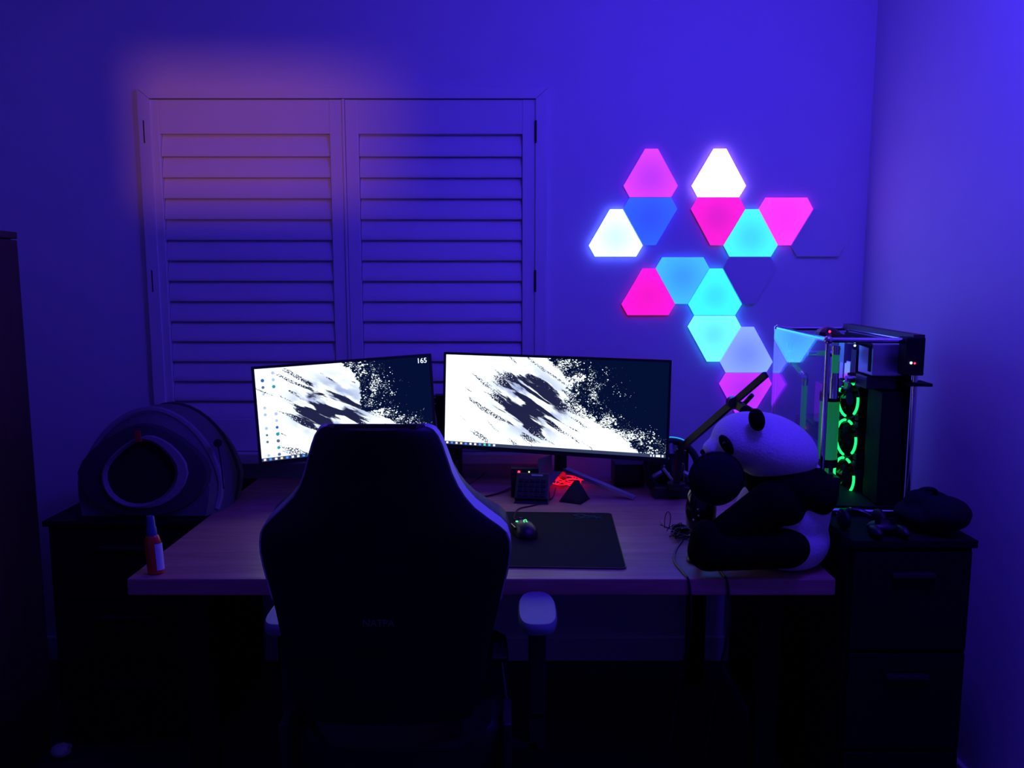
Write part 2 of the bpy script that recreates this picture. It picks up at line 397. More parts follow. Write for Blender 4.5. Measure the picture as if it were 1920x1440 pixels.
# chest left of the desk
t = thing('low_cabinet', 'black low cabinet left of the desk, under the cat bed', 'cabinet', (-1.2, 2.5, 0))
cx0, cx1, cy0, cy1 = -1.44, -0.958, 2.39, 2.94
obj('carcass', B().bx(cx0, cx1, cy0+0.02, cy1, 0.03, 0.73), m_matte, t)
obj('cabinet_top', B().bx(cx0-0.008, cx1, cy0, cy1, 0.73, 0.748, 0.003), m_matte, t)
obj('plinth', B().bx(cx0+0.02, cx1-0.02, cy0+0.05, cy1, 0, 0.03), m_matte, t)
for i in range(3):
    z = 0.05 + i*0.225
    d_ = obj('drawer', B().bx(cx0+0.01, cx1-0.01, cy0+0.002, cy0+0.02, z, z+0.215, 0.002), m_matte, t)
    obj('handle', B().bx(cx0+0.16, cx1-0.16, cy0-0.014, cy0+0.002, z+0.16, z+0.172, 0.002), m_metal, d_)
# wardrobe at the left edge
t = thing('wardrobe', 'tall dark brown wooden wardrobe at the left edge', 'wardrobe', (-1.75, 1.85, 0))
ax0, ax1, ay0, ay1, az = XL+0.02, -1.462, 1.35, 2.40, 1.625
obj('carcass', B().bx(ax0, ax1-0.02, ay0, ay1, 0.0, az-0.02), m_brown, t)
obj('wardrobe_top', B().bx(ax0, ax1, ay0, ay1, az-0.02, az, 0.002), m_brown, t)
for i in range(2):
    y0 = ay0 + 0.004 + i*(ay1-ay0)/2; y1 = y0 + (ay1-ay0)/2 - 0.006
    d_ = obj('door', B().bx(ax1-0.02, ax1, y0, y1, 0.06, az-0.024, 0.002), m_brown, t)
    yh = y1-0.04 if i == 0 else y0+0.04
    obj('knob', B().ball((ax1+0.008, yh, 0.9), 0.011, 10), m_metal, d_)
# black drawer unit that carries the computer
CT = 0.855
t = thing('drawer_unit', 'black drawer unit right of the desk, under the computer', 'cabinet', (1.0, 2.3, 0))
ux0, ux1, uy0, uy1 = 0.826, 1.13, 1.88, 2.90
obj('carcass', B().bx(ux0, ux1, uy0+0.02, uy1, 0.03, CT-0.02), m_matte, t)
obj('unit_top', B().bx(ux0, ux1+0.004, uy0, uy1, CT-0.02, CT, 0.003), m_matte, t)
obj('plinth', B().bx(ux0+0.02, ux1-0.02, uy0+0.05, uy1, 0, 0.03), m_matte, t)
for i in range(3):
    z = 0.05 + i*0.262
    d_ = obj('drawer', B().bx(ux0+0.008, ux1-0.008, uy0+0.002, uy0+0.02, z, z+0.252, 0.002), m_matte, t)
    obj('handle', B().bx(ux0+0.10, ux1-0.10, uy0-0.012, uy0+0.002, z+0.19, z+0.202, 0.002), m_metal, d_)

# ------------------------------------------------------------------ monitors
def screen_mat(name, asp, seed):
    m = bpy.data.materials.new(name); m.use_nodes = True; t = m.node_tree; t.nodes.clear(); L = t.links.new
    N = lambda k: t.nodes.new(k)
    def M(op, a, b_=None, clamp=False):
        n = N('ShaderNodeMath'); n.operation = op; n.use_clamp = clamp
        for i, v in enumerate((a, b_)):
            if v is None: continue
            if isinstance(v, (int, float)): n.inputs[i].default_value = v
            else: L(v, n.inputs[i])
        return n.outputs[0]
    def smooth(x, lo, hi, a=0.0, b_=1.0):
        n = N('ShaderNodeMapRange'); n.interpolation_type = 'SMOOTHSTEP'; L(x, n.inputs[0])
        n.inputs[1].default_value = lo; n.inputs[2].default_value = hi; n.inputs[3].default_value = a; n.inputs[4].default_value = b_; return n.outputs[0]
    def noise(vec, sc, det=4, dist=0.0):
        n = N('ShaderNodeTexNoise'); n.inputs['Scale'].default_value = sc; n.inputs['Detail'].default_value = det; n.inputs['Distortion'].default_value = dist
        L(vec, n.inputs['Vector']); return n.outputs['Fac']
    def mapping(vec, loc=(0,0,0), rot=0.0, sc=(1,1,1)):
        n = N('ShaderNodeMapping'); n.inputs['Location'].default_value = loc; n.inputs['Rotation'].default_value = (0, 0, rot); n.inputs['Scale'].default_value = sc
        L(vec, n.inputs['Vector']); return n.outputs[0]
    uv = N('ShaderNodeUVMap').outputs[0]
    sx = N('ShaderNodeSeparateXYZ'); L(uv, sx.inputs[0]); u, v = sx.outputs[0], sx.outputs[1]
    p = mapping(uv, (seed, seed*0.7, 0), 0, (asp*1.4, 1.4, 1))
    k = asp/1.78
    # edge between the pale and the dark half, running down to the lower right
    fc = N('ShaderNodeFloatCurve'); cv = fc.mapping.curves[0]
    pts = [(0.0, 0.93), (0.2, 0.82), (0.36, 0.70), (0.48, 0.575), (0.62, 0.575), (0.8, 0.565), (0.92, 0.52), (1.0, 0.46)]
    if asp > 2: pts = [(0.0, 0.90), (0.2, 0.80), (0.38, 0.66), (0.5, 0.56), (0.65, 0.57), (0.82, 0.55), (0.94, 0.50), (1.0, 0.45)]
    while len(cv.points) > 2: cv.points.remove(cv.points[0])
    cv.points[0].location = pts[0]; cv.points[1].location = pts[-1]
    for q in pts[1:-1]: cv.points.new(*q)
    fc.mapping.update(); L(v, fc.inputs['Value'])
    d = M('SUBTRACT', u, fc.outputs[0])
    d = M('ADD', d, M('MULTIPLY', M('SUBTRACT', noise(p, 9, 6), 0.5), 0.10))
    white = smooth(d, -0.004, 0.004, 1.0, 0.0)
    # flying specks
    def specks(sc, reach, size, off):
        vo = N('ShaderNodeTexVoronoi'); vo.inputs['Scale'].default_value = sc; L(mapping(p, (off, off, 0), R(25), (1.0, 1.35, 1)), vo.inputs['Vector'])
        dens = smooth(d, 0.0, reach, 1.0, 0.0)
        clump = smooth(noise(mapping(p, (off*2, 0, 0)), 5, 3), 0.42, 0.66)
        rad = M('MULTIPLY', M('MULTIPLY', dens, M('ADD', M('MULTIPLY', clump, 0.8), 0.2)), size)
        rad = M('MULTIPLY', rad, M('ADD', 0.4, N_sep(vo.outputs['Color'])))
        return M('LESS_THAN', vo.outputs['Distance'], rad)
    def N_sep(c):
        s_ = N('ShaderNodeSeparateColor'); L(c, s_.inputs[0]); return s_.outputs[0]
    sp_ = M('MAXIMUM', specks(30, 0.34, 0.62, 0.3), specks(58, 0.26, 0.72, 1.7))
    sp_ = M('MAXIMUM', sp_, specks(20, 0.46, 0.26, 4.1))
    white = M('MAXIMUM', white, sp_)
    # brush-like dark streaks blown towards the upper left
    ctr = 0.40 if asp < 2 else 0.40
    rel = mapping(uv, (-ctr*asp, -0.5, 0), 0, (asp, 1, 1))
    rt = mapping(rel, (0, 0, 0), R(32), (1, 1, 1))
    ss = N('ShaderNodeSeparateXYZ'); L(rt, ss.inputs[0]); s1, t1 = ss.outputs[0], ss.outputs[1]
    ell = M('SQRT', M('ADD', M('MULTIPLY', M('MULTIPLY', s1, s1), 2.6), M('MULTIPLY', M('MULTIPLY', t1, t1), 3.6)))
    chips = noise(mapping(rt, (5, 3, 0), 0, (1, 1.6, 1)), 60, 2)
    def streak(off, fr, k_, lo, hi):
        st = noise(mapping(rt, (off, 2.2+off, 0), 0, (1.3, fr, 1)), 1.25, 7, 0.35)
        return smooth(M('SUBTRACT', st, M('MULTIPLY', ell, k_)), lo, hi)
    dark = M('MAXIMUM', streak(seed*1.3, 6.5, 0.13, 0.46, 0.50), M('MAXIMUM', streak(seed*2.9+4, 11.0, 0.12, 0.49, 0.53), streak(seed*0.7+9, 3.6, 0.30, 0.46, 0.50)))
    dark = M('MULTIPLY', dark, smooth(M('ADD', chips, M('MULTIPLY', smooth(ell, 0.25, 0.8, 1, 0), 0.35)), 0.46, 0.54))
    grey = M('MULTIPLY', smooth(noise(mapping(rt, (seed, 9, 0), 0, (1, 2.4, 1)), 3.2, 3), 0.42, 0.62), smooth(ell, 0.30, 1.0, 0.9, 0.0))
    c1 = N('ShaderNodeMix'); c1.data_type = 'RGBA'; c1.inputs[6].default_value = (0.90, 0.97, 1.0, 1); c1.inputs[7].default_value = (0.20, 0.27, 0.55, 1); L(grey, c1.inputs[0])
    c2 = N('ShaderNodeMix'); c2.data_type = 'RGBA'; L(dark, c2.inputs[0]); L(c1.outputs[2], c2.inputs[6]); c2.inputs[7].default_value = (0.012, 0.014, 0.05, 1)
    c3 = N('ShaderNodeMix'); c3.data_type = 'RGBA'; L(white, c3.inputs[0]); c3.inputs[6].default_value = (0.0006, 0.0035, 0.024, 1); L(c2.outputs[2], c3.inputs[7])
    e = N('ShaderNodeEmission'); L(c3.outputs[2], e.inputs[0]); e.inputs[1].default_value = SCREEN
    gl = N('ShaderNodeBsdfGlossy'); gl.inputs['Roughness'].default_value = 0.35; gl.inputs[0].default_value = (0.02, 0.02, 0.02, 1)
    ad = N('ShaderNodeAddShader'); L(e.outputs[0], ad.inputs[0]); L(gl.outputs[0], ad.inputs[1])
    o = N('ShaderNodeOutputMaterial'); L(ad.outputs[0], o.inputs[0]); return m

def quad_uv(name, x0, x1, z0, z1, y, m, parent):
    me = bpy.data.meshes.new(name); me.from_pydata([(x0, y, z0), (x1, y, z0), (x1, y, z1), (x0, y, z1)], [], [(0, 1, 2, 3)])
    ul = me.uv_layers.new(name='UVMap')
    for i, q in enumerate(((0, 0), (1, 0), (1, 1), (0, 1))): ul.data[i].uv = q
    me.materials.append(m); o = bpy.data.objects.new(name, me); C.objects.link(o); o.parent = parent; WM[o.name] = root_matrix(parent); return o

def monitor(label, tl, trp, hgt, asp, seed, icons, counter, curve=0.0):
    TL, TR = tl, trp; W = (TR-TL).length
    ex = (TR-TL).normalized(); fwd = Vector((ex.y, -ex.x, 0)).normalized()      # faces the camera side
    tilt = R(3); ey = -(fwd*math.cos(tilt) + Vector((0, 0, 1))*math.sin(tilt)); ey = (ey - ex*ey.dot(ex)).normalized(); ez = ex.cross(ey).normalized()
    if ez.z < 0: ez = -ez
    o = (TL+TR)/2 - ez*hgt
    mt = Matrix(((ex.x, ey.x, ez.x, o.x), (ex.y, ey.y, ez.y, o.y), (ex.z, ey.z, ez.z, o.z), (0, 0, 0, 1)))
    t = thing('monitor', label, 'monitor', mtx=mt, group='monitors on the desk')
    bz, ch = 0.008, 0.014
    b = B(); b.bx(-W/2, W/2, 0.001, 0.022, 0, hgt, 0.003); b.bx(-W/2+0.05, W/2-0.05, 0.020, 0.045, 0.04, hgt-0.04, 0.01)
    obj('housing', b, m_black, t, local=True)
    b = B(); b.bx(-W/2, W/2, -0.004, 0.001, 0, ch); b.bx(-W/2, W/2, -0.004, 0.001, hgt-bz, hgt); b.bx(-W/2, -W/2+bz, -0.004, 0.001, ch, hgt-bz); b.bx(W/2-bz, W/2, -0.004, 0.001, ch, hgt-bz)
    obj('bezel', b, m_black, t, local=True)
    sx0, sx1, sz0, sz1 = -W/2+bz, W/2-bz, ch, hgt-bz
    scr = quad_uv('screen', sx0, sx1, sz0, sz1, -0.0005, screen_mat('screen_picture_%d' % seed, asp, seed), t)
    tb = 0.011
    obj('taskbar', B().bx(sx0, sx1, -0.0011, -0.0006, sz0, sz0+tb), emit_mat('taskbar_grey', (0.035, 0.05, 0.09), 1.0), scr, local=True)
    cols = [('white', (0.9, 0.95, 1)), ('blue', (0.08, 0.3, 0.9)), ('white', (0.9, 0.95, 1)), ('amber', (0.9, 0.75, 0.35)), ('blue', (0.08, 0.3, 0.9)), ('white', (0.9, 0.95, 1)), ('white', (0.9, 0.95, 1)), ('blue', (0.08, 0.3, 0.9)), ('green', (0.05, 0.8, 0.4)), ('teal', (0.1, 0.7, 0.8)), ('white', (0.9, 0.95, 1))]
    x = sx0 + 0.006; g1 = {}
    for i, (cn, cc) in enumerate(cols):
        b = g1.setdefault(cn, (B(), cc))[0]; b.bx(x, x+0.0075, -0.0016, -0.0012, sz0+0.0022, sz0+0.0088); x += 0.0172
    x = sx1 - 0.05
    for wd in (0.004, 0.004, 0.014, 0.006):
        g1['white'][0].bx(x, x+wd, -0.0016, -0.0012, sz0+0.002, sz0+0.009); x += wd+0.005
    for cn, (b, cc) in g1.items(): obj('taskbar_icons', b, emit_mat('icon_'+cn, cc, 1.2), scr, local=True)['kind'] = 'stuff'
    if icons:
        ic = {}
        ink = [('slate', (0.10, 0.16, 0.22)), ('tealdark', (0.02, 0.35, 0.32)), ('bluedark', (0.03, 0.12, 0.4)), ('pale', (0.45, 0.6, 0.7))]
        rnd = random.Random(3)
        for c_, xx in enumerate((0.022, 0.055)):
            for r_ in range(13):
                if rnd.random() < 0.28: continue
                cn, cc = rnd.choice(ink); b = ic.setdefault(cn, (B(), cc))[0]
                zc = sz1 - 0.016 - r_*0.0218; s_ = rnd.uniform(0.0035, 0.006)
                q = B; b.prism([(sx0+xx+s_*math.cos(a*math.pi/4), zc+s_*math.sin(a*math.pi/4)) for a in range(8)], lambda X, Z: (X, -0.0009, Z), lambda X, Z: (X, -0.0013, Z))
        for cn, (b, cc) in ic.items(): obj('desktop_icons', b, emit_mat('icon_'+cn, cc, 1.0), scr, local=True)['kind'] = 'stuff'
    if counter:
        text_mesh('frame_counter', '165', 0.024, emit_mat('counter_white', (0.9, 1, 1), 1.4), Matrix.Translation((sx1-0.026, -0.0012, sz1-0.014)) @ Matrix.Rotation(R(90), 4, 'X'), scr)
    return t, mt, W, hgt
# left monitor (tilted a little, standing left behind the chair)
tl = at_y(471, 688, 2.50); trr = at_y(808, 663, 2.72)
t, mt, W, hh = monitor('smaller monitor with 165 counter and desktop icons, behind the chair', tl, trr, 0.318, 1.78, 1, True, True)
c = mt @ Vector((0, 0.045, hh*0.45))
obj('stand_column', B().bx(c.x-0.025, c.x+0.025, c.y+0.004, c.y+0.034, DT+0.012, c.z+0.05, 0.004), m_black, t)
obj('stand_base', B().box((c.x, c.y-0.02, DT+0.0065), (0.24, 0.17, 0.012), Matrix.Rotation(R(22), 3, 'Z'), 0.004), m_black, t)
# ultrawide
tl = at_y(833, 660, 2.80); trr = at_y(1260, 675, 2.60)
t, mt, W, hh = monitor('ultrawide monitor without icons, on a silver V-shaped stand', tl, trr, 0.338, 2.36, 2, False, False)
c = mt @ Vector((0.02, 0.05, hh*0.5))
obj('stand_column', B().cyl((c.x, c.y+0.012, DT+0.075), (c.x, c.y+0.012, c.z+0.06), 0.022, 0.018, 16), m_black, t)
foot = at_z(1190, 933, DT+0.006); hub = Vector((c.x, c.y+0.012, DT+0.085))
def vleg(a, e, w0=0.016, w1=0.011):
    b = B(); d = (e-a).normalized(); sd = d.cross(Vector((0, 0, 1))).normalized(); up = sd.cross(d)
    rings = []
    for p_, w_ in ((a, w0), (e, w1)):
        rings.append([p_+sd*w_+up*0.005, p_+sd*w_-up*0.006, p_-sd*w_-up*0.006, p_-sd*w_+up*0.005])
    b.loft(rings); return b
obj('stand_leg', vleg(hub, foot), m_alu, t)
obj('stand_leg', vleg(hub, Vector((at_y(1012, 900, 2.70).x, 2.69, DT+0.006))), m_alu, t)
obj('stand_leg', vleg(hub, Vector((hub.x+0.02, hub.y+0.09, DT+0.006))), m_alu, t)

# ------------------------------------------------------------------ gaming chair
pl_n = Vector((0, 1, 0.23)).normalized(); pl_p = Vector((0, 1.585, 0.60))
def cp(px, py): return at_plane(px, py, pl_p, pl_n)
chc = Vector((-0.245, 1.80, 0))
chair = thing('gaming_chair', 'black gaming chair with pale edge trim, seen from behind', 'chair', chc)
prof = [(808, 622, 778), (811, 604, 795), (817, 593, 807), (828, 586, 816), (845, 580, 824), (870, 573, 833), (900, 565, 843), (925, 556, 855), (945, 544, 868), (965, 525, 886), (985, 503, 912), (1000, 489, 934), (1012, 483, 947), (1030, 481, 954), (1050, 482, 955), (1075, 487, 952), (1100, 494, 946), (1140, 505, 937), (1180, 514, 928), (1240, 526, 914), (1310, 540, 898), (1360, 552, 884)]
rows = []
for py, xl, xr in prof:
    a, c_ = cp(xl, py), cp(xr, py); rows.append((a, c_))
nf = pl_n
def section(a, c_, th, wing):
    ctr = (a+c_)/2; hw = (c_.x-a.x)/2; out = []
    # back side flat and slightly bulging, front side with side wings leaning forward
    for u_ in (-1, -0.97, -0.86, -0.6, -0.3, 0, 0.3, 0.6, 0.86, 0.97, 1):
        out.append(ctr + Vector((u_*hw, 0, 0)) + nf*(0.018*abs(u_)**6 + 0.010*abs(u_)**2))
    for u_ in (1, 0.96, 0.84, 0.62, 0.3, 0, -0.3, -0.62, -0.84, -0.96, -1):
        f = th + wing*max(0, (abs(u_)-0.55)/0.45)**1.2 - 0.012*(abs(u_) > 0.98)
        out.append(ctr + Vector((u_*hw, 0, 0)) + nf*f)
    return out
b = B(); rings = []
for i, (a, c_) in enumerate(rows):
    k = i/(len(rows)-1); th = 0.02 + 0.055*min(1, (i+0.3)/3.5)
    wing = 0.05*min(1, max(0, (i-3)/8))
    rings.append(section(a, c_, th, wing))
b.loft(rings)
obj('backrest', b, m_leather, chair, smooth=True, angle=60)
# pale trim running along both side edges
for sgn in (-1, 1):
    b = B(); rr = []
    for i, (a, c_) in enumerate(rows[1:18]):
        e = c_ if sgn > 0 else a
        k = i/16; wd = 0.012 + 0.024*math.sin(math.pi*min(1, k*1.05))
        base = e + nf*0.030
        rr.append([base+Vector((sgn*0.0035, 0, 0))-nf*0.002, base+Vector((sgn*0.0035, 0, 0))+nf*wd, base+Vector((-sgn*0.012, 0, 0))+nf*wd, base+Vector((-sgn*0.012, 0, 0))-nf*0.002])
    b.loft(rr); obj('edge_trim', b, m_whiteleather, chair, smooth=True, angle=50)
# seam lines across the back
tmid = cp(710, 1167)
mtx = Matrix.Translation(tmid - nf*0.0035 - chc) @ Matrix.Rotation(R(90)-math.atan(0.23), 4, 'X') 
text_mesh('stitched_lettering', 'NATPA', 0.020, mat('dark_grey_thread', (0.10, 0.10, 0.12), 0.8, noise=0.1), mtx, chair)
# seat
b = B(); sx, sy0, sy1 = 0.235, 1.60, 2.10
rings = []
for y in [sy0, sy0+0.02, sy0+0.06, 1.75, 1.9, sy1-0.05, sy1-0.015, sy1]:
    e = 1.0 if sy0+0.01 < y < sy1-0.01 else 0.9
    ring = []
    for u_, z in ((-1, 0.40), (-1, 0.47), (-0.97, 0.52), (-0.85, 0.535), (-0.65, 0.50), (0, 0.49), (0.65, 0.50), (0.85, 0.535), (0.97, 0.52), (1, 0.47), (1, 0.40)):
        ring.append(Vector((chc.x+u_*sx*e, y, 0.40+(z-0.40)*e)))
    rings.append(ring)
b.loft(rings); obj('seat', b, m_leather, chair, smooth=True, angle=60)
for sgn in (-1, 1): obj('recline_hinge', B().bx(chc.x+sgn*0.235-0.01, chc.x+sgn*0.235+0.01, 1.57, 1.68, 0.40, 0.56, 0.006), m_black, chair)
lv = at_y(937, 1227, 1.74)
obj('recline_lever', B().bx(lv.x-0.018, lv.x+0.018, 1.72, 1.80, lv.z-0.008, lv.z+0.002, 0.003).cyl((chc.x+0.24, 1.66, 0.50), (lv.x, 1.76, lv.z-0.004), 0.006), m_gloss, chair)
# armrests: pads seen from above on both sides
AR = 0.722
pc = at_z(1008, 1148, AR); half_w = 0.045
for sgn in (-1, 1):
    x = pc.x if sgn > 0 else at_z(537, 1150, AR).x
    out = []
    ya, yb = at_z(1008, 1172, AR).y, at_z(1008, 1108, AR).y
    for k in range(28):
        a = 2*math.pi*k/28; ca, sa = math.cos(a), math.sin(a)
        n_ = 3.4 if sa < 0 else 2.6
        out.append((x + half_w*math.copysign(abs(ca)**(2/n_), ca), (ya+yb)/2 + (yb-ya)/2*math.copysign(abs(sa)**(2/n_), sa)))
    def ring(s_, z): return [Vector((x+(p[0]-x)*s_, (ya+yb)/2+(p[1]-(ya+yb)/2)*(1-(1-s_)*0.5), z)) for p in out]
    pad = obj('armrest_pad', B().loft([ring(0.95, AR-0.026), ring(1, AR-0.018), ring(1, AR-0.006), ring(0.93, AR)]), m_armpad, chair, smooth=True, angle=50)
    b = B(); b.bx(x-0.02, x+0.02, (ya+yb)/2-0.03, (ya+yb)/2+0.03, 0.46, AR-0.026, 0.004); b.bx(min(x, chc.x+sgn*0.2), max(x, chc.x+sgn*0.2)+0.0, (ya+yb)/2-0.03, (ya+yb)/2+0.03, 0.385, 0.40); b.bx(x-0.02, x+0.02, (ya+yb)/2-0.03, (ya+yb)/2+0.03, 0.385, 0.47)
    obj('armrest_post', b, m_black, chair)
obj('tilt_mechanism', B().bx(chc.x-0.10, chc.x+0.10, 1.72, 1.98, 0.345, 0.40, 0.006), m_metal, chair)
obj('gas_lift', B().cyl((chc.x, 1.85, 0.10), (chc.x, 1.85, 0.22), 0.03, n=20).cyl((chc.x, 1.85, 0.22), (chc.x, 1.85, 0.35), 0.016, n=16), m_gloss, chair)
for k in range(5):
    a = R(90 + 72*k); dx, dy = math.cos(a), math.sin(a)
    p0 = Vector((chc.x, 1.85, 0.115)); p1 = p0 + Vector((dx*0.31, dy*0.31, -0.035))
    leg = obj('base_leg', vleg(p0, p1, 0.03, 0.018), m_black, chair)
    wx, wy = p1.x, p1.y
    sd = Vector((-dy, dx, 0))
    b = B()
    for q in (-1, 1): b.cyl(Vector((wx, wy, 0.0275))+sd*0.008*q, Vector((wx, wy, 0.0275))+sd*0.026*q, 0.0275, n=16)
    b.cyl((wx, wy, 0.0275), (wx, wy, 0.078), 0.008, n=8)
    obj('caster', b, m_black, leg)

# ------------------------------------------------------------------ mouse, pad and the small things between
t_z = DT
tr_, br_ = at_z(1151, 962, t_z+0.004), at_z(1168, 1065, t_z+0.004)
ang = math.atan2(br_.x-tr_.x, tr_.y-br_.y)*0.55
cmid = (tr_+br_)/2; pw, pd = 0.44, (tr_-br_).length
mt = Matrix.Translation((cmid.x, cmid.y, t_z+0.0005)) @ Matrix.Rotation(ang, 4, 'Z') @ Matrix.Translation((-pw/2, 0, 0))
pad = thing('mouse_pad', 'large black cloth mouse pad with a green emblem', 'mouse pad', mtx=mt)
ol = []
for sx_, sy_, a0 in ((1, 1, 0), (-1, 1, 90), (-1, -1, 180), (1, -1, 270)):
    for k in range(5):
        a = R(a0 + 22.5*k); ol.append((sx_*(pw/2-0.014)+0.014*math.cos(a), sy_*(pd/2-0.014)+0.014*math.sin(a)))
obj('cloth', B().prism(ol, lambda x, y: (x, y, 0), lambda x, y: (x, y, 0.0035)), m_cloth, pad, local=True)
obj('stitched_edge', B().tube([(x, y, 0.0025) for x, y in ol], 0.0016, 6, closed=True), m_black, pad, local=True)
b = B(); ex_, ey_ = pw/2-0.075, pd/2-0.040
for ph in (0, 1, 2):                       # three interlaced wavy strokes
    pts = []
    for k in range(10):
        s_ = k/9; pts.append((ex_-0.045+0.09*s_, ey_+0.022*math.sin(2.6*s_*math.pi*0.8+ph*2.1)*(1-s_*0.4)-0.006*ph, 0.0037))
    b.tube(pts, 0.0022, 5)
b.tube([(ex_+0.02, ey_, 0.0037), (ex_+0.026, ey_-0.012, 0.0037), (ex_+0.024, ey_-0.028, 0.0037)], 0.002, 5)
obj('emblem', b, m_logo, pad, local=True)
# mouse
mp_ = at_z(983, 990, t_z+0.02); MZ = t_z + 0.0045
mt = Matrix.Translation((mp_.x, mp_.y, MZ)) @ Matrix.Rotation(R(14), 4, 'Z')
t = thing('computer_mouse', 'black wired mouse with green lights on the mouse pad', 'mouse', mtx=mt)
rings = []
for y, w_, h_ in ((-0.062, 0.006, 0.010), (-0.058, 0.020, 0.020), (-0.045, 0.029, 0.031), (-0.022, 0.033, 0.038), (0.0, 0.032, 0.039), (0.025, 0.029, 0.034), (0.045, 0.028, 0.026), (0.058, 0.024, 0.019), (0.063, 0.014, 0.014)):
    ring = []
    for k in range(16):
        a = 2*math.pi*k/16; sa = math.sin(a)
        ring.append(Vector((w_*math.cos(a), y, 0.002+ (h_-0.002)*max(0, sa)**0.8 if sa > 0 else 0.0015)))
    rings.append(ring)
shell = obj('shell', B().loft(rings), m_black, t, local=True, smooth=True, angle=70)
obj('scroll_wheel', B().cyl((-0.004, 0.042, 0.026), (0.004, 0.042, 0.026), 0.009, n=14), m_black, t, local=True)
obj('side_buttons', B().bx(-0.0345, -0.030, -0.02, 0.005, 0.018, 0.026, 0.001).bx(-0.0335, -0.029, 0.007, 0.028, 0.017, 0.024, 0.001), m_gloss, t, local=True)
text_mesh('logo_light', 'G', 0.017, m_greenled, Matrix.Translation((0.0, -0.012, 0.0392)) @ Matrix.Rotation(R(30), 4, 'X'), t)
obj('indicator_light', B().bx(-0.0215, -0.0155, 0.012, 0.017, 0.0315, 0.0335), m_greenled, t, local=True)
m0 = mt @ Vector((0, 0.064, 0.010))
kd = at_z(1000, 945, t_z)
cz = t_z+0.0025
obj('cable', B().tube([m0, m0+Vector((-0.004, 0.03, -0.002)), m0+Vector((-0.016, 0.07, -0.005)), (m0.x-0.012, m0.y+0.12, cz+0.002), at_z(970, 953, cz), at_z(1000, 948, cz), at_z(1036, 938, cz), at_z(1042, 915, cz)], 0.0022, 6, smooth=2), m_black, t)
# loose cable behind the chair
tag(obj('power_cable', B().tube([at_z(850, 945, cz+0.002), at_z(880, 936, cz+0.002), at_z(915, 930, cz+0.002), at_z(945, 922, cz+0.002), at_z(975, 905, cz+0.002), at_z(960, 890, cz+0.002)], 0.003, 6, smooth=2), m_black), 'black cable lying on the desk left of the keypad', 'cable')
tag(obj('thin_cable', B().tube([at_z(860, 915, cz), at_z(880, 908, cz), at_z(900, 895, cz), at_z(918, 880, cz), at_z(945, 872, cz)], 0.0015, 6, smooth=2), m_black), 'thin dark cable on the desk beside the white cup', 'cable')
# keypad with tilted face
kp = at_z(998, 944, t_z+0.001); mt = Matrix.Translation((kp.x, kp.y+0.03, t_z+0.0005)) @ Matrix.Rotation(R(-8), 4, 'Z')
t = thing('desk_keypad', 'black tilted keypad with small buttons and two status lights', 'keypad', mtx=mt)
tl_ = Matrix.Rotation(R(-38), 3, 'X')
obj('base', B().loft([[Vector(p) for p in ((-0.058, -0.035, 0), (0.058, -0.035, 0), (0.058, 0.05, 0), (-0.058, 0.05, 0))], [Vector(p) for p in ((-0.05, -0.022, 0.012), (0.05, -0.022, 0.012), (0.05, 0.045, 0.06), (-0.05, 0.045, 0.06))]]), m_black, t, local=True)
fm = Matrix.Translation((0, 0.004, 0.045)) @ Matrix.Rotation(R(48), 4, 'X')
def loc_box(b, x0, x1, y0, y1, z0, z1, bev=0.0):
    b2 = B(); b2.bx(x0, x1, y0, y1, z0, z1, bev); bmesh.ops.transform(b2.bm, matrix=fm, verts=b2.bm.verts)
    me = bpy.data.meshes.new('tmp'); b2.bm.to_mesh(me); b2.bm.free(); b.bm.from_mesh(me); bpy.data.meshes.remove(me); return b
obj('body', loc_box(B(), -0.056, 0.056, -0.045, 0.052, -0.008, 0.008, 0.003), m_black, t, local=True)
first = None
for i in range(4):
    for j in range(5):
        o = obj('button', loc_box(B(), -0.046+j*0.019, -0.046+j*0.019+0.015, -0.038+i*0.018, -0.038+i*0.018+0.013, 0.008, 0.011, 0.001), m_gloss, t, local=True)
obj('name_strip', loc_box(B(), -0.005, 0.033, 0.041, 0.046, 0.0082, 0.0086), mat('grey_print', (0.35, 0.36, 0.4), 0.6, noise=0.1), t, local=True)
for px_, nm_, mm in ((973, 'red', m_redled), (992, 'yel', m_yelled)):
    p_ = at_y(px_, 885, kp.y+0.075)
    obj('status_light', B().ball(p_, 0.0045 if nm_ == 'red' else 0.0025, 10), mm, t)
obj('hub_box', B().bx(at_y(958, 885, kp.y+0.08).x, at_y(1010, 885, kp.y+0.08).x, kp.y+0.078, kp.y+0.115, t_z+0.001, at_y(980, 878, kp.y+0.08).z, 0.003), m_black, t)
# pale folded card
cpt = at_y(1020, 872, 2.76)
tag(obj('folded_card', B().loft([[cpt+Vector((-0.028, 0, -0.04)), cpt+Vector((0.03, 0.012, -0.045)), cpt+Vector((0.03, 0.015, -0.045)), cpt+Vector((-0.028, 0.004, -0.04))], [cpt+Vector((-0.020, 0.01, 0.02)), cpt+Vector((0.028, 0.002, 0.037)), cpt+Vector((0.028, 0.006, 0.037)), cpt+Vector((-0.02, 0.013, 0.02))]]).bx(cpt.x-0.02, cpt.x+0.02, cpt.y-0.01, cpt.y+0.03, t_z, t_z+0.012).bx(cpt.x-0.004, cpt.x+0.004, cpt.y+0.004, cpt.y+0.010, t_z+0.01, cpt.z-0.03), m_white), 'pale folded card standing under the ultrawide monitor', 'card')
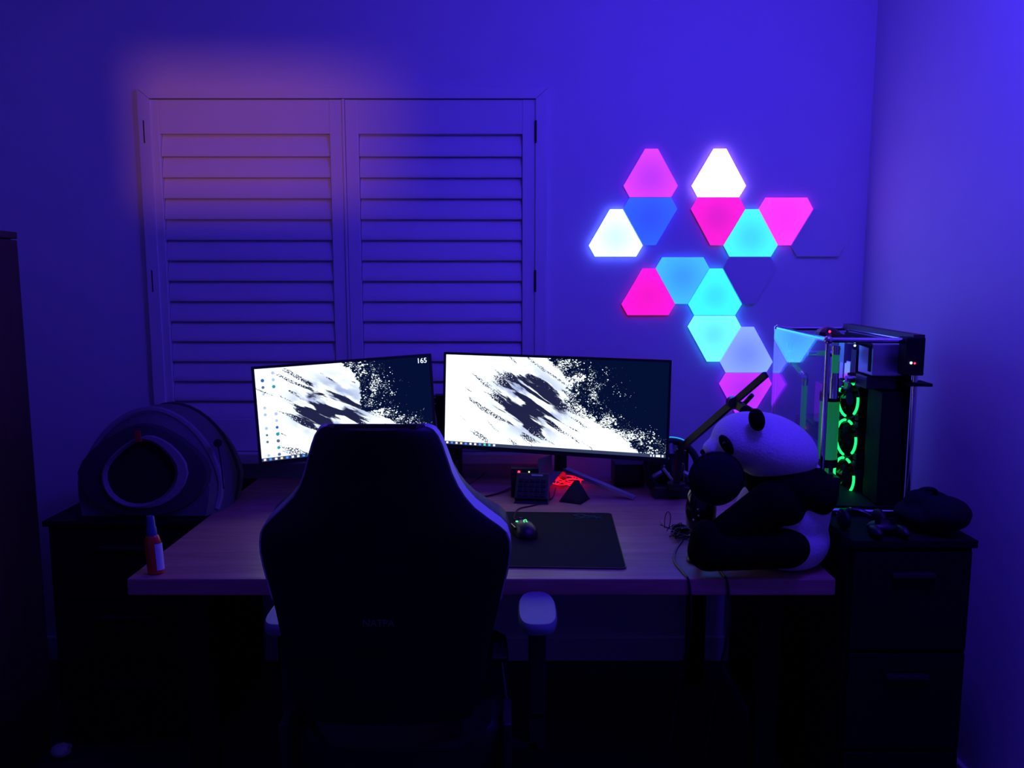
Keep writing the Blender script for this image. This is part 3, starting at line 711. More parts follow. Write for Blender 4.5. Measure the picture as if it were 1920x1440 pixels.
# pyramid dock
py_ = at_z(1079, 944, t_z); mt = Matrix.Translation((py_.x, py_.y+0.035, t_z+0.0005)) @ Matrix.Rotation(R(-28), 4, 'Z')
t = thing('pyramid_dock', 'black pyramid-shaped dock right of the keypad', 'dock', mtx=mt)
def sq(s_, z, oy=0.0): return [Vector((x*s_, y*s_+oy, z)) for x, y in ((-1, -1), (1, -1), (1, 1), (-1, 1))]
obj('pyramid_body', B().loft([sq(0.036, 0), sq(0.038, 0.004), sq(0.034, 0.012), sq(0.006, 0.066, 0.014)]), m_black, t, local=True)
obj('foot_plate', B().loft([sq(0.039, 0), sq(0.039, 0.003)]), m_gloss, t, local=True)
# glowing red coil
rc = at_z(1061, 904, t_z+0.015)
b = B(); rnd = random.Random(11); pts = []
for k in range(52):
    a = k*0.47; r_ = 0.036+0.013*math.sin(k*0.83)
    pts.append((rc.x+0.004+r_*1.30*math.cos(a), rc.y+r_*0.95*math.sin(a), t_z+0.006+0.022*abs(math.sin(k*0.37))+rnd.uniform(0, 0.006)))
b.tube(pts, 0.0017, 6, smooth=1)
tag(obj('light_wire', b, m_redwire), 'coil of glowing red light wire on the desk', 'light wire')
# cup
cu = at_z(846, 908, t_z); cu.y -= 0.05
t = thing('cup', 'white cup with a clear rim between the two monitors', 'cup', (cu.x, cu.y, t_z))
obj('cup_body', B().lathe([(0.001, 0.001), (0.022, 0.001), (0.026, 0.006), (0.028, 0.045), (0.026, 0.045), (0.024, 0.008), (0.001, 0.006)], (cu.x, cu.y, t_z)), m_white, t, smooth=True)
obj('clear_sleeve', B().lathe([(0.0282, 0.045), (0.030, 0.10), (0.028, 0.10), (0.0265, 0.045)], (cu.x, cu.y, t_z)), m_pane, t, smooth=True)
# speaker between the monitors
spx0, spz1 = at_y(813, 742, 2.87).x, at_y(820, 742, 2.87).z
t = thing('desk_speaker', 'tall black speaker between the two monitors', 'speaker', (spx0+0.05, 2.87, t_z))
rings = []
for z, ins in ((t_z+0.001, 0.016), (t_z+0.08, 0.016), (spz1-0.09, 0.012), (spz1-0.05, 0.004), (spz1-0.02, 0.0), (spz1, 0.001)):
    rings.append([Vector((spx0+ins, 2.868, z)), Vector((spx0+0.10, 2.868, z)), Vector((spx0+0.10, 2.92, z)), Vector((spx0+ins, 2.92, z))])
obj('speaker_body', B().loft(rings), m_black, t)
q_ = at_y(812, 751, 2.864)
obj('tweeter_ring', B().tube([Vector((q_.x+0.012+0.012*math.cos(a), 2.864, q_.z+0.013*math.sin(a))) for a in [R(100+16*k) for k in range(11)]], 0.002, 6), m_white, t)
obj('driver_cone', B().lathe([(0.001, 0.004), (0.02, 0.0), (0.034, 0.006), (0.036, 0.0), (0.036, -0.003), (0.001, -0.003)], (spx0+0.056, 2.866, t_z+0.10), axis=(0, -1, 0)), m_gloss, t)
# low black box under the ultrawide
b0 = at_z(1190, 903, t_z)
t = thing('network_box', 'low black box standing under the right end of the ultrawide', 'box', (b0.x, 2.84, t_z))
x0, x1 = at_y(1152, 880, 2.8).x, at_y(1208, 880, 2.8).x
obj('box_body', B().bx(x0, x1, 2.79, 2.90, t_z+0.004, t_z+0.085, 0.006), m_black, t)
obj('box_feet', B().bx(x0+0.01, x0+0.03, 2.80, 2.89, t_z, t_z+0.005).bx(x1-0.03, x1-0.01, 2.80, 2.89, t_z, t_z+0.005), m_matte, t)
# steering wheel
wc = at_y(1260, 874, 2.705); wr = 0.088
t = thing('steering_wheel', 'black racing wheel behind the microphone, right of the ultrawide', 'steering wheel', (wc.x, 2.72, t_z))
tv = R(20)
def wp(r_, a): return Vector((wc.x + r_*math.cos(a), wc.y + r_*math.sin(a)*math.sin(tv), wc.z + r_*math.sin(a)*math.cos(tv)))
rim = obj('rim', B().tube([wp(wr, R(10*k)) for k in range(36)], 0.0125, 10, closed=True), m_leather, t, smooth=True)
obj('rim_light', B().tube([wp(wr+0.0125, R(62+3.2*k))+Vector((0, -0.003, 0)) for k in range(13)], 0.0035, 6), emit_mat('cyan_strip', (0.03, 0.5, 0.75), 0.8), rim)
for a in (90, 210, 330): obj('spoke', B().tube([wp(0.025, R(a)), wp(wr, R(a))], 0.010, 6), m_alu, t)
obj('hub', B().cyl(wp(0, 0)+Vector((0, -0.012, 0.004)), wp(0, 0)+Vector((0, 0.03, -0.01)), 0.042, n=24), m_gloss, t)
for k in range(6): obj('hub_button', B().ball(wp(0.030, R(60*k))+Vector((0, -0.014, 0.004)), 0.004, 8), m_alu, t)
obj('wheel_base', B().bx(wc.x-0.065, wc.x+0.065, wc.y+0.026, 2.92, t_z+0.001, wc.z+0.05, 0.012), m_black, t)
bpx = at_z(1225, 934, t_z).x; bpy_ = at_z(1250, 936, t_z).y
t = thing('desk_dock', 'flat black box with a tilted metal bar, left of the microphone', 'box', (bpx+0.07, bpy_+0.05, t_z))
obj('dock_body', B().bx(bpx, bpx+0.135, bpy_, bpy_+0.068, t_z+0.001, t_z+0.040, 0.006), m_black, t)
a0, a1 = at_y(1243, 878, bpy_+0.035), at_y(1264, 905, bpy_+0.02)
obj('metal_bar', B().tube([a0, a1, Vector((a1.x+0.01, a1.y, t_z+0.035))], 0.006, 6), m_alu, t)
yy = bpy_+0.02
obj('cable_loop', B().tube([at_y(1266, 898, yy), at_y(1269, 888, yy), at_y(1271, 876, yy), at_y(1279, 868, yy), at_y(1284, 872, yy), at_y(1283, 890, yy), at_y(1281, 908, yy), Vector((at_y(1281, 908, yy).x, yy, t_z+0.036))], 0.0012, 6, smooth=2), mat('brass_wire', (0.5, 0.42, 0.3), 0.35, 0.8, noise=0.05), t)

# ------------------------------------------------------------------ spray bottle
sb = at_z(293, 1075, t_z)
t = thing('spray_bottle', 'small orange spray bottle with a blue cap', 'bottle', (sb.x, sb.y, t_z))
def ell(rx, ry, z, n=20): return [Vector((sb.x+rx*math.cos(2*math.pi*k/n)-0.05*(z-t_z), sb.y+ry*math.sin(2*math.pi*k/n), z)) for k in range(n)]
obj('bottle_body', B().loft([ell(0.016, 0.012, t_z+0.001), ell(0.0205, 0.0155, t_z+0.004), ell(0.021, 0.016, t_z+0.06), ell(0.020, 0.0155, t_z+0.085), ell(0.016, 0.013, t_z+0.097), ell(0.011, 0.0105, t_z+0.102)]), mat('orange_plastic', (0.75, 0.06, 0.02), 0.25, noise=0.05), t, smooth=True)
obj('cap', B().loft([ell(0.0125, 0.0125, t_z+0.100), ell(0.0125, 0.0125, t_z+0.118), ell(0.0105, 0.0105, t_z+0.122), ell(0.0098, 0.0098, t_z+0.146), ell(0.0085, 0.0085, t_z+0.149)]), mat('blue_cap_plastic', (0.06, 0.08, 0.22), 0.35, noise=0.05), t, smooth=True)
lab = []
for z in (t_z+0.012, t_z+0.080):
    lab.append([Vector((sb.x+0.0217*math.cos(a)-0.05*(z-t_z), sb.y+0.0167*math.sin(a), z)) for a in [R(-62+14*k) for k in range(7)]])
obj('paper_label', B().loft(lab, cap=False, closed=False), m_white, t)

# ------------------------------------------------------------------ cat bed
bx_, by_ = at_z(292, 962, 0.75).x, 2.43
t = thing('cat_bed', 'grey felt cat cave bed with a dark oval opening', 'pet bed', (bx_, 2.62, 0.75))
Zb = 0.75
def arch(cx, hw, ht, y, lean=0.0, z0=0.0, n=22, tuck=0.10):
    out = []
    for k in range(n+1):
        a = math.pi*(1-k/n); ca, sa = math.cos(a), math.sin(a)
        e = 1.10
        x = hw*math.copysign(abs(ca)**e, ca); z = ht*abs(sa)**0.95
        x *= 1 - tuck*max(0, 1-z/(ht*0.3))
        out.append(Vector((cx+x+lean*z, y+0.26*z*0.5, Zb+z0+z)))
    return out
S = [(-0.012, 0.180, 0.225, 0.00), (-0.022, 0.215, 0.290, 0.008), (-0.018, 0.232, 0.325, 0.05), (-0.010, 0.235, 0.335, 0.10), (0.0, 0.23, 0.325, 0.17), (0.01, 0.21, 0.285, 0.25), (0.01, 0.17, 0.20, 0.32), (0.01, 0.10, 0.10, 0.36)]
rg = [arch(bx_+cx, hw, ht, by_+dy) for cx, hw, ht, dy in S]
def close(r): return r + [Vector((r[-1].x, r[-1].y, Zb+0.001)), Vector((r[0].x, r[0].y, Zb+0.001))]
obj('dome', B().loft([close(r) for r in rg[1:]], cap=True), m_bedgrey, t, smooth=True)
# the opening: egg-shaped ring and dark hollow
oc = Vector((bx_-0.022, by_+0.004, Zb+0.140))
def egg(sc, dy, n=26):
    out = []
    for k in range(n):
        a = 2*math.pi*k/n; ca, sa = math.cos(a), math.sin(a)
        z = 0.098*sa*sc; x = (0.108 - 0.038*max(0, sa)**1.5)*ca*sc + 0.10*z
        out.append(Vector((oc.x+x, oc.y+dy+0.13*(z+0.1), max(Zb+0.004, oc.z+z))))
    return out
def rim(base, amp, dy, n=26):
    a_ = egg(1.0, dy, n); out = []
    for k in range(n):
        a = 2*math.pi*k/n; f = base + amp*max(0, math.cos(a-R(5)))**1.2 + 0.06*max(0, math.sin(a))
        out.append(Vector((oc.x+(a_[k].x-oc.x)*f, a_[k].y, max(Zb+0.004, oc.z+(a_[k].z-oc.z)*f))))
    return out
def archclosed(sc, dy, n=26):
    out = []
    for k in range(n):
        a = 2*math.pi*k/n; ca, sa = math.cos(a), math.sin(a)
        x = 0.208*sc*math.copysign(abs(ca)**0.9, ca)*(1-0.42*max(0, sa)**1.6); z = (0.150 if sa > 0 else 0.137)*sa*sc
        out.append(Vector((oc.x+0.004+x, oc.y+dy+0.13*(z+0.1), max(Zb+0.003, oc.z+z))))
    return out
obj('front_face', B().loft([archclosed(1.0, 0.012), archclosed(0.97, -0.010), rim(1.09, 0.30, -0.018)], cap=False), m_beddark, t, smooth=True)
obj('opening_rim', B().loft([rim(1.11, 0.32, -0.012), rim(1.08, 0.29, -0.024), rim(1.03, 0.10, -0.026), egg(1.0, -0.012), egg(0.98, 0.02)], cap=False), m_bedlight, t, smooth=True)
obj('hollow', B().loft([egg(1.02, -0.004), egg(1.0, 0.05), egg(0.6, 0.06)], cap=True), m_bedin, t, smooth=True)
for i, (r_, mm, rad) in enumerate(((rg[2], m_bedlight, 0.012), (rg[4], m_beddark, 0.008))):
    obj('piping', B().tube([Vector((q.x, q.y, max(q.z, Zb+rad+0.002))) for q in r_], rad, 8), mm, t, smooth=True)
tp = Vector((oc.x+0.006, oc.y-0.016, oc.z+0.118))
obj('red_tag', B().box(tp, (0.017, 0.007, 0.034), Matrix.Rotation(R(-4), 3, 'Y'), 0.001), m_red, t)
pt = at_y(402, 829, by_+0.10)
obj('toy_pompom', B().ball((bx_+0.205, by_+0.05, Zb+0.225), 0.013, 12).tube([(bx_+0.205, by_+0.05, Zb+0.22), (bx_+0.216, by_+0.04, Zb+0.16), (bx_+0.222, by_+0.036, Zb+0.08)], 0.002, 5), m_bedin, t)

# ------------------------------------------------------------------ panda
PY = 2.035
def pp(px, py, dy=0.0): return at_y(px, py, PY+dy)
pb = at_z(1430, 1070, t_z)
panda = thing('plush_panda', 'big plush panda sitting sideways on the right of the desk', 'plush toy', (pp(1440, 1000).x, PY, t_z))
S_ = PY/FPX*1.02
def E(b, px, py, rx, ry, rz, dy=0.0, tilt=0.0):
    n0 = len(b.bm.verts)
    b.ball(pp(px, py, dy), (rx*S_, ry, rz*S_), 24, Matrix.Rotation(R(tilt), 3, 'Y'))
    for v in b.bm.verts: v.co.z = max(v.co.z, t_z+0.003)
    return b
def remesh(o, vox, sm=8):
    m_ = o.modifiers.new('remesh', 'REMESH'); m_.mode = 'VOXEL'; m_.voxel_size = vox; m_.use_smooth_shade = True
    s2 = o.modifiers.new('soft', 'SMOOTH'); s2.factor = 0.5; s2.iterations = sm
    return o
b = B()
E(b, 1442, 838, 92, 0.120, 62, 0, 20); E(b, 1400, 824, 66, 0.105, 52, 0, -8); E(b, 1365, 838, 40, 0.06, 30, 0, -20); E(b, 1340, 842, 23, 0.045, 20, 0, -20)
remesh(obj('head', b, m_furw, panda, smooth=True), 0.006, 10)
b = B(); E(b, 1475, 950, 78, 0.125, 108, 0, 6); E(b, 1467, 1005, 84, 0.130, 66, 0, 0); E(b, 1440, 960, 60, 0.10, 80, 0, 20)
remesh(obj('torso', b, m_furw, panda, smooth=True), 0.007, 8)
b = B(); E(b, 1480, 905, 82, 0.136, 52, 0, 12); E(b, 1500, 912, 62, 0.14, 50, 0, 30); E(b, 1450, 935, 54, 0.142, 46, -0.005, 20)
remesh(obj('shoulder_band', b, m_furb, panda, smooth=True), 0.007, 8)
for sgn, nm in ((-1, 'near'), (1, 'far')):
    b = B()
    for k in range(7):
        s_ = k/6; E(b, 1450-s_*86, 945+s_*56, 46-8*s_, 0.055-0.008*s_, 42-8*s_, sgn*(0.105-0.02*s_), 0)
    remesh(obj('arm', b, m_furb, panda, smooth=True), 0.007, 8)
    b = B()
    for k in range(7):
        s_ = k/6; E(b, 1470-s_*140, 1026+s_*8, 46-6*s_, 0.058-0.006*s_, 38-2*s_, sgn*0.106, 0)
    E(b, 1322, 1022, 29, 0.05, 48, sgn*0.106, 0)
    o = remesh(obj('leg', b, m_furb, panda, smooth=True), 0.007, 8)
    b = B(); E(b, 1419 if sgn < 0 else 1400, 787 if sgn < 0 else 780, 14, 0.026, 21, sgn*0.098, -12); remesh(obj('ear', b, m_furb, panda, smooth=True), 0.004, 3)
    b = B(); E(b, 1362, 834, 10, 0.026, 21, sgn*0.064, -32); remesh(obj('eye_patch', b, m_furb, panda, smooth=True), 0.004, 3)
    obj('eye', B().ball(pp(1358, 831, sgn*0.090), 0.004, 10), m_gloss, panda, smooth=True)
obj('nose', B().ball(pp(1320, 848), (0.010, 0.014, 0.008), 12), m_furb, panda, smooth=True)

# ------------------------------------------------------------------ microphone in front of the panda and its boom arm
mc = at_y(1343, 897, 1.935)
t = thing('microphone', 'dark microphone with a round head leaning against the panda', 'microphone', (at_y(1314, 955, 2.03).x, 2.03, t_z))
obj('round_head', B().ball(mc, (0.066, 0.030, 0.066), 28), m_cloth, t, smooth=True)
obj('head_band', B().tube([mc+Vector((0.0665*math.cos(R(10*k)), 0, 0.0665*math.sin(R(10*k)))) for k in range(36)], 0.0035, 6, closed=True), m_gloss, t, smooth=True)
bc = at_y(1314, 955, 2.030)
obj('body', B().lathe([(0.001, -0.062), (0.022, -0.060), (0.036, -0.045), (0.040, 0.0), (0.036, 0.040), (0.026, 0.056), (0.001, 0.058)], bc), m_gloss, t, smooth=True)
obj('yoke', B().tube([bc+Vector((0.0, 0, 0.05)), (bc+mc)/2+Vector((0.0, 0.012, 0.0)), mc+Vector((-0.01, 0.01, -0.06))], 0.010, 8), m_black, t, smooth=True)
for px_, py_ in ((1309, 955), (1310, 967), (1323, 938), (1301, 975)):
    obj('knob', B().ball(at_y(px_, py_, 1.992), 0.0035, 8), m_chrome, t, smooth=True)
obj('stem', B().cyl(bc+Vector((0, 0, -0.055)), (bc.x, 2.030, t_z+0.012), 0.010), m_black, t)
obj('foot', B().lathe([(0.001, 0.0005), (0.032, 0.0005), (0.034, 0.006), (0.028, 0.013), (0.001, 0.014)], (bc.x, 2.030, t_z)), m_black, t, smooth=True)
t = thing('boom_arm', 'black boom arm slanting up behind the panda', 'boom arm', at_z(1270, 935, t_z))
q0, q1, q2 = at_y(1275, 842, 2.60), at_y(1375, 755, 2.40), at_y(1436, 702, 2.30)
bb_ = Vector((q0.x-0.005, 2.625, t_z+0.0405))
obj('clamp_post', B().cyl(bb_, q0, 0.012).cyl(bb_, bb_+Vector((0, 0, 0.02)), 0.03), m_black, t)
obj('lower_bar', B().box((q0+q1)/2, ((q1-q0).length, 0.016, 0.020), (q1-q0).to_track_quat('X', 'Z').to_matrix()), m_black, t)
obj('upper_bar', B().box((q1+q2)/2, ((q2-q1).length, 0.014, 0.018), (q2-q1).to_track_quat('X', 'Z').to_matrix()), m_black, t)
obj('joint', B().cyl(q1+Vector((0, -0.016, 0)), q1+Vector((0, 0.016, 0)), 0.019, n=18), m_black, t)
obj('spring', B().tube([q1+Vector((0.0, 0, -0.012)), q1.lerp(q2, 0.25)+Vector((0.012, 0, -0.022)), q1.lerp(q2, 0.5)+Vector((0.01, 0, -0.018))], 0.007, 6), m_black, t)
q3 = at_y(1412, 776, 2.31)
obj('counter_arm', B().box((q1+q3)/2+Vector((0, 0, 0.0)), ((q3-q1).length, 0.014, 0.026), (q3-q1).to_track_quat('X', 'Z').to_matrix()), m_black, t)
# wires in front of the panda
b = B(); rnd = random.Random(5)
w0 = at_z(1262, 1003, t_z)
t = thing('wire_bundle', 'tangled bundle of thin black wires beside the panda', 'wires', (w0.x, w0.y, t_z))
for k in range(6):
    pts = []
    for j in range(9):
        pts.append((w0.x + rnd.uniform(-0.035, 0.055) + 0.004*j, w0.y + rnd.uniform(-0.05, 0.05) - 0.008*j, t_z+0.004+abs(rnd.gauss(0, 0.012))))
    obj('wire', B().tube(pts, 0.0016, 5, smooth=2), m_black, t)
obj('wire_loop', B().tube([at_y(1246, 990, 2.2), at_y(1246, 970, 2.2), at_y(1252, 957, 2.2), at_y(1258, 965, 2.2), at_y(1256, 985, 2.2), at_y(1250, 996, 2.2)], 0.0012, 5, smooth=2), m_black, t)
pgp = at_z(1275, 1002, t_z)
obj('plug', B().box((pgp.x, pgp.y, t_z+0.014), (0.030, 0.045, 0.024), Matrix.Rotation(R(30), 3, 'Z'), 0.004), m_gloss, t)
for i, (x_, lab) in enumerate(((1286, 'thin cable hanging over the front edge of the desk beside the microphone'), (1357, 'dark cable hanging over the front edge of the desk under the panda'))):
    e0 = at_z(x_, 1078, t_z); yy = DY0-0.005
    pts = ([Vector((w0.x+0.03, w0.y-0.02, t_z+0.003)), Vector((e0.x-0.015, e0.y+0.12, t_z+0.003))] if i == 0 else [Vector((e0.x-0.004, e0.y+0.09, t_z+0.003))]) + [Vector((e0.x-0.004, DY0+0.02, t_z+0.003)), Vector((e0.x, DY0-0.003, t_z+0.001)), Vector((e0.x+0.004, yy-0.002, t_z-0.03)), Vector((e0.x+0.012, yy-0.002, t_z-0.12)), Vector((e0.x-0.02, yy+0.02, t_z-0.3)), Vector((e0.x-0.03, yy+0.1, 0.05))]
    tag(obj('hanging_cable', B().tube(pts, 0.003, 6, smooth=2), m_black), lab, 'cable')

# ------------------------------------------------------------------ open-frame computer
aPC = R(5.3); Pw, Pd, Ph = 0.225, 0.565, 0.46
p0 = at_y(1553, 640, 2.10)
mt = Matrix.Translation((p0.x, 2.10, CT+0.012)) @ Matrix.Rotation(-aPC, 4, 'Z')
pc_ = thing('computer', 'open-frame computer with green cooling tubes and ringed fans', 'computer', mtx=mt)
def po(name, b, m, smooth=False, parent=None): return obj(name, b, m, parent or pc_, local=True, smooth=smooth)
r_ = 0.0065
for x, y in ((0, 0), (0, Pd), (Pw, 0), (Pw, Pd)): po('post', B().cyl((x, y, 0), (x, y, Ph), r_, n=14), m_chrome, True)
for z in (0.0, Ph):
    for a, c_ in (((0, 0, z), (Pw, 0, z)), ((0, Pd, z), (Pw, Pd, z)), ((0, 0, z), (0, Pd, z)), ((Pw, 0, z), (Pw, Pd, z))):
        po('frame_bar', B().cyl(a, c_, r_*1.15, n=14), m_chrome, True)
    for x, y in ((0, 0), (0, Pd), (Pw, 0), (Pw, Pd)): po('corner_joint', B().ball((x, y, z), 0.0115, 12), m_chrome, True)
for x, y in ((0.01, 0.02), (0.01, Pd-0.02), (Pw-0.01, 0.02), (Pw-0.01, Pd-0.02)): po('foot', B().cyl((x, y, -0.012), (x, y, 0), 0.012), m_black)
po('side_glass', B().bx(-0.0115, -0.0075, 0.004, Pd-0.004, 0.004, Ph-0.002), m_glass)
po('back_tray', B().bx(Pw-0.012, Pw-0.006, 0.01, Pd-0.01, 0.01, Ph-0.01), m_matte)
po('floor_plate', B().bx(0.005, Pw-0.012, 0.01, Pd-0.01, 0.006, 0.012), m_matte)
po('top_rail', B().bx(Pw-0.014, Pw+0.014, -0.01, Pd, Ph+0.002, Ph+0.016), m_brown)
# motherboard and what sits on it
mb = po('motherboard', B().bx(Pw-0.02, Pw-0.013, 0.24, 0.545, 0.13, 0.44), m_pcb)
for k in range(4): po('memory_stick', B().bx(Pw-0.055, Pw-0.02, 0.30+k*0.011, 0.306+k*0.011, 0.28, 0.41), m_black, parent=mb)
po('heat_sink', B().bx(Pw-0.05, Pw-0.02, 0.43, 0.47, 0.30, 0.42, 0.003), m_alu, parent=mb)
po('io_cover', B().bx(Pw-0.05, Pw-0.02, 0.49, 0.54, 0.25, 0.43, 0.003), m_metal, parent=mb)
blk = po('cpu_block', B().bx(Pw-0.05, Pw-0.02, 0.36, 0.42, 0.31, 0.37, 0.004), m_chrome)
gp = po('graphics_card', B().bx(0.06, Pw-0.02, 0.255, 0.53, 0.14, 0.175, 0.004), m_black)
po('card_block', B().bx(0.062, Pw-0.03, 0.30, 0.46, 0.178, 0.192, 0.002), m_gloss, parent=gp)
po('card_light', B().bx(0.055, 0.059, 0.40, 0.41, 0.15, 0.158), m_redled, parent=gp)
# radiator with three ringed fans
fx, fy = 0.128, 0.215
FR = Matrix.Translation((fx, fy, 0)) @ Matrix.Rotation(R(13), 4, 'Z') @ Matrix.Translation((-fx, -fy, 0))
def pf(name, b, m, smooth=False, parent=None):
    bmesh.ops.transform(b.bm, matrix=FR, verts=b.bm.verts); return po(name, b, m, smooth, parent)
pf('radiator', B().bx(fx+0.028, fx+0.060, fy-0.062, fy+0.062, 0.0, 0.345, 0.003), m_matte)
fan0 = None
fz = [0.275, 0.160, 0.047]
for i, z in enumerate(fz):
    fr = B(); R0, R1 = 0.0535, 0.058
    n = 40
    ringo = [(math.cos(2*math.pi*k/n), math.sin(2*math.pi*k/n)) for k in range(n)]
    fr.loft([[Vector((fx+x_, fy+r__*c_, z+r__*s_)) for c_, s_ in ringo] for x_, r__ in ((0.026, R0), (0.0, R0), (0.0, R1), (0.026, R1), (0.026, R0))], cap=False)
    for sy_, sz_ in ((-1, -1), (1, -1), (1, 1), (-1, 1)): fr.bx(fx, fx+0.026, fy+sy_*0.046-0.009, fy+sy_*0.046+0.009, z+sz_*0.046-0.009, z+sz_*0.046+0.009, 0.002)
    fan = pf('fan', fr, m_black)
    for a0_, a1_ in ((-48, 14), (60, 82), (98, 264)):
        m1 = int((a1_-a0_)/6)
        pf('light_ring', B().tube([Vector((fx-0.002, fy-0.0525*math.cos(R(a0_+6*k)), z+0.0525*math.sin(R(a0_+6*k)))) for k in range(m1+1)], 0.0036, 8), m_ring, True, fan)
    pf('fan_hub', B().cyl((fx+0.003, fy, z), (fx+0.022, fy, z), 0.020, n=20), m_gloss, parent=fan)
    for k in range(7):
        a = 2*math.pi*k/7; bl = B()
        rr_ = []
        for rad, tw, wd in ((0.018, 0.9, 0.010), (0.035, 0.7, 0.015), (0.050, 0.5, 0.018)):
            ca, sa = math.cos(a+rad*6), math.sin(a+rad*6)
            cen = Vector((fx+0.012, fy+rad*ca, z+rad*sa)); tg = Vector((0, -sa, ca)); dv = (tg*math.cos(tw)+Vector((1, 0, 0))*math.sin(tw))*wd
            nn = tg.cross(Vector((0, ca, sa)))*0.0008
            rr_.append([cen-dv+nn, cen+dv+nn, cen+dv-nn, cen-dv-nn])
        bl.loft(rr_); pf('blade', bl, m_gloss, parent=fan)
# reservoir and tubing
rx_, ry_ = 0.052, 0.135
res = po('reservoir', B().cyl((rx_, ry_, 0.115), (rx_, ry_, 0.280), 0.0265, n=28), m_green_glow, True)
po('reservoir_cap', B().cyl((rx_, ry_, 0.280), (rx_, ry_, 0.305), 0.029, n=28), m_gloss, True, res)
po('reservoir_cap', B().cyl((rx_, ry_, 0.092), (rx_, ry_, 0.115), 0.029, n=28), m_gloss, True, res)
po('pump', B().bx(rx_-0.03, rx_+0.03, ry_-0.03, ry_+0.03, 0.012, 0.066, 0.004).cyl((rx_, ry_, 0.066), (rx_, ry_, 0.072), 0.02), m_black)
po('tube', B().cyl((rx_, ry_, 0.066), (rx_, ry_, 0.092), 0.006, n=10), m_green_glow)
def tubing(pts, r__=0.0068, fits=True):
    tb_ = po('tube', B().tube(pts, r__, 12), m_green_glow, True)
    if fits:
        for a, c_ in ((pts[0], pts[1]), (pts[-1], pts[-2])):
            a, c_ = Vector(a), Vector(c_); d_ = (c_-a).normalized()
            po('fitting', B().cyl(a-d_*0.004, a+d_*0.020, 0.0108, n=16).cyl(a+d_*0.002, a+d_*0.006, 0.0122, n=16), m_chrome, True, tb_)
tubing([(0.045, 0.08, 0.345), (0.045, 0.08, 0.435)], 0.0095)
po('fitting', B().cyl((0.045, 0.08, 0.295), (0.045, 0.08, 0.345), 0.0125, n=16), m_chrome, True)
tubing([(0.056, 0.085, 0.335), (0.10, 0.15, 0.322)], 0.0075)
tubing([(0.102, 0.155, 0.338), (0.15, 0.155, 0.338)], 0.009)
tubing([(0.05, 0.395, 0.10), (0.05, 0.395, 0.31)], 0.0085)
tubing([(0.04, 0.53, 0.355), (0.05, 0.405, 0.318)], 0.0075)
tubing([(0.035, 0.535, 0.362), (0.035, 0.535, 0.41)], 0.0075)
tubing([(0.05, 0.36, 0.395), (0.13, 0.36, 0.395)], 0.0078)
po('distribution_plate', B().bx(0.095, 0.101, 0.36, 0.44, 0.17, 0.30), mat('green_acrylic', (0.02, 0.16, 0.09), 0.2, noise=0.05))
# power supply, drive cage, front block with lights
ps = po('power_supply', B().bx(0.128, 0.205, 0.035, 0.150, 0.362, 0.448, 0.003), m_alu)
po('vent_slot', B().bx(0.126, 0.1285, 0.05, 0.066, 0.372, 0.44), m_matte, parent=ps)
po('drive_cage', B().bx(0.12, 0.20, 0.05, 0.14, 0.325, 0.358, 0.002), m_metal)
po('white_module', B().bx(0.09, 0.098, 0.155, 0.205, 0.385, 0.445), m_alu)
blk_ = po('front_block', B().bx(0.186, 0.232, -0.034, 0.02, 0.372, 0.47, 0.003), m_matte)
po('power_light', B().ball((0.199, -0.0345, 0.405), 0.0032, 8), m_blueled, True, blk_)
po('drive_light', B().ball((0.208, -0.0345, 0.404), 0.0026, 8), m_redled, True, blk_)
po('ledge', B().bx(0.20, 0.262, -0.02, 0.06, 0.342, 0.35, 0.001), m_matte)
po('front_plate', B().bx(0.152, Pw-0.012, 0.02, 0.13, 0.014, 0.32, 0.002), m_matte)
po('cable_bunch', B().ball((0.055, 0.20, 0.462), (0.035, 0.05, 0.022), 12).tube([(0.05, 0.17, 0.47), (0.09, 0.10, 0.455), (0.13, 0.05, 0.44)], 0.008, 6, smooth=1), m_black)
po('indicator_light', B().ball((0.045, 0.145, 0.474), 0.0035, 8), m_redled, True)
po('indicator_light', B().ball((0.072, 0.012, 0.445), 0.0028, 8), m_blueled, True)

# ------------------------------------------------------------------ things on the drawer unit
def up_(px, py, z): return at_z(px, py, z)
k0 = Vector((0.888, 1.995, CT))
t = thing('black_headset', 'black headset lying on the drawer unit in front of the computer', 'headset', k0)
obj('headband', B().tube([k0+Vector((0.045*math.cos(R(12*k)), 0.05*math.sin(R(12*k))-0.01, 0.012+0.02*math.sin(R(12*k)))) for k in range(16)], 0.007, 8), m_gloss, t, smooth=True)
for sgn in (-1, 1):
    e = obj('ear_cup', B().ball(k0+Vector((sgn*0.045, -0.02, 0.026)), (0.014, 0.034, 0.025), 16), m_leather, t, smooth=True)
    obj('cup_plate', B().ball(k0+Vector((sgn*0.055, -0.02, 0.030)), (0.006, 0.022, 0.016), 12), m_gloss, e, smooth=True)
k1 = Vector((0.925, 1.925, CT))
t = thing('game_controller', 'dark game controller beside the headset on the drawer unit', 'controller', k1)
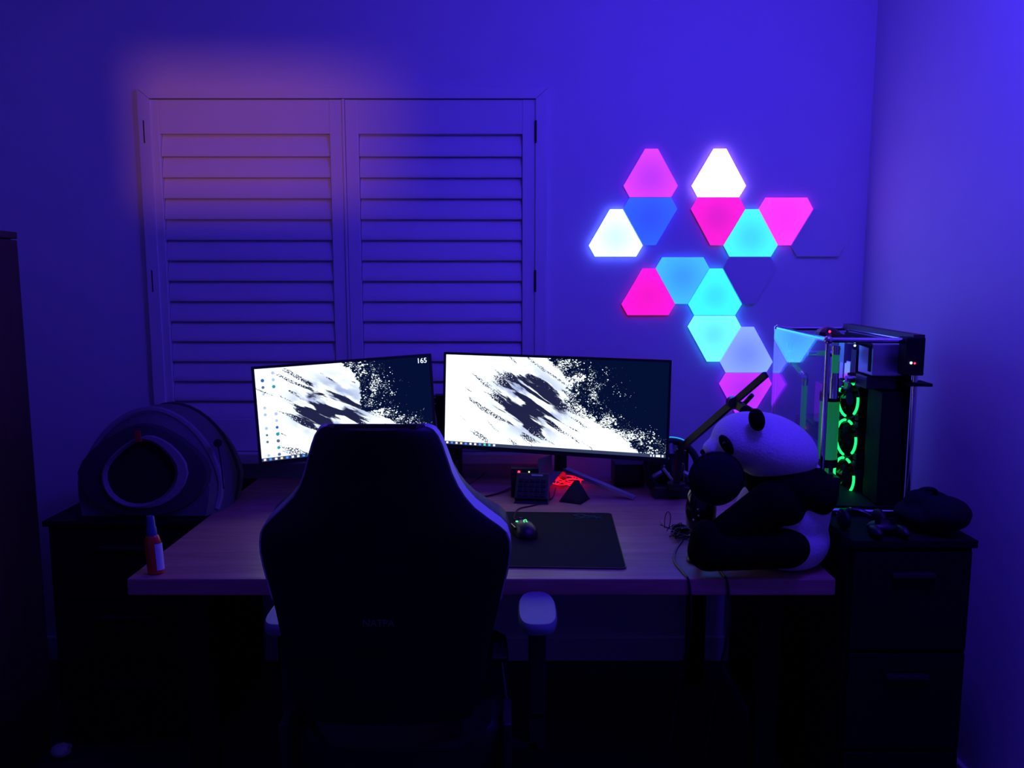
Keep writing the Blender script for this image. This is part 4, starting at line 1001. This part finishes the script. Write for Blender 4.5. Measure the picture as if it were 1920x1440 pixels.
obj('grip_body', B().ball(k1+Vector((0, 0.01, 0.018)), (0.040, 0.028, 0.016), 16).ball(k1+Vector((-0.033, -0.022, 0.016)), (0.014, 0.030, 0.014), 12).ball(k1+Vector((0.033, -0.022, 0.016)), (0.014, 0.030, 0.014), 12), m_black, t, smooth=True)
for sx_, sy_ in ((-0.018, 0.0), (0.018, -0.004)): obj('thumb_stick', B().cyl(k1+Vector((sx_, sy_, 0.03)), k1+Vector((sx_, sy_, 0.042)), 0.007), m_gloss, t)
# slumped bag
sg = Vector((1.058, 1.955, CT))
b = B(); rnd = random.Random(21)
b.ball(sg+Vector((0.0, 0.03, 0.036)), (0.076, 0.085, 0.036), 20); b.ball(sg+Vector((0.02, -0.02, 0.052)), (0.060, 0.06, 0.044), 18); b.ball(sg+Vector((-0.02, 0.03, 0.065)), (0.035, 0.045, 0.035), 16); b.ball(sg+Vector((0.03, 0.05, 0.05)), (0.045, 0.06, 0.04), 16)
for v in b.bm.verts: v.co += Vector((rnd.uniform(-1, 1), rnd.uniform(-1, 1), rnd.uniform(-1, 1)))*0.002; v.co.z = max(v.co.z, CT+0.0005)
bag = thing('shoulder_bag', 'slumped black bag on the drawer unit near the right wall', 'bag', sg)
remesh(obj('bag_body', b, m_cloth, bag, smooth=True), 0.006, 6)
obj('strap', B().tube([sg+Vector((-0.03, 0.03, 0.085)), sg+Vector((-0.02, 0.03, 0.098)), sg+Vector((0.0, 0.03, 0.102)), sg+Vector((0.02, 0.03, 0.098)), sg+Vector((0.03, 0.04, 0.08))], 0.006, 6, smooth=2), m_cloth, bag, smooth=True)
# crumpled cloth on the floor at the far left
cl = at_z(76, 1420, 0.0)
b = B(); b.ball((max(cl.x, -1.41), cl.y, 0.022), (0.03, 0.025, 0.022), 12)
for v in b.bm.verts: v.co += Vector((rnd.uniform(-1, 1), rnd.uniform(-1, 1), rnd.uniform(0, 1)))*0.004
tag(obj('crumpled_cloth', b, m_white, smooth=True), 'small pale crumpled cloth on the floor by the wardrobe', 'cloth')
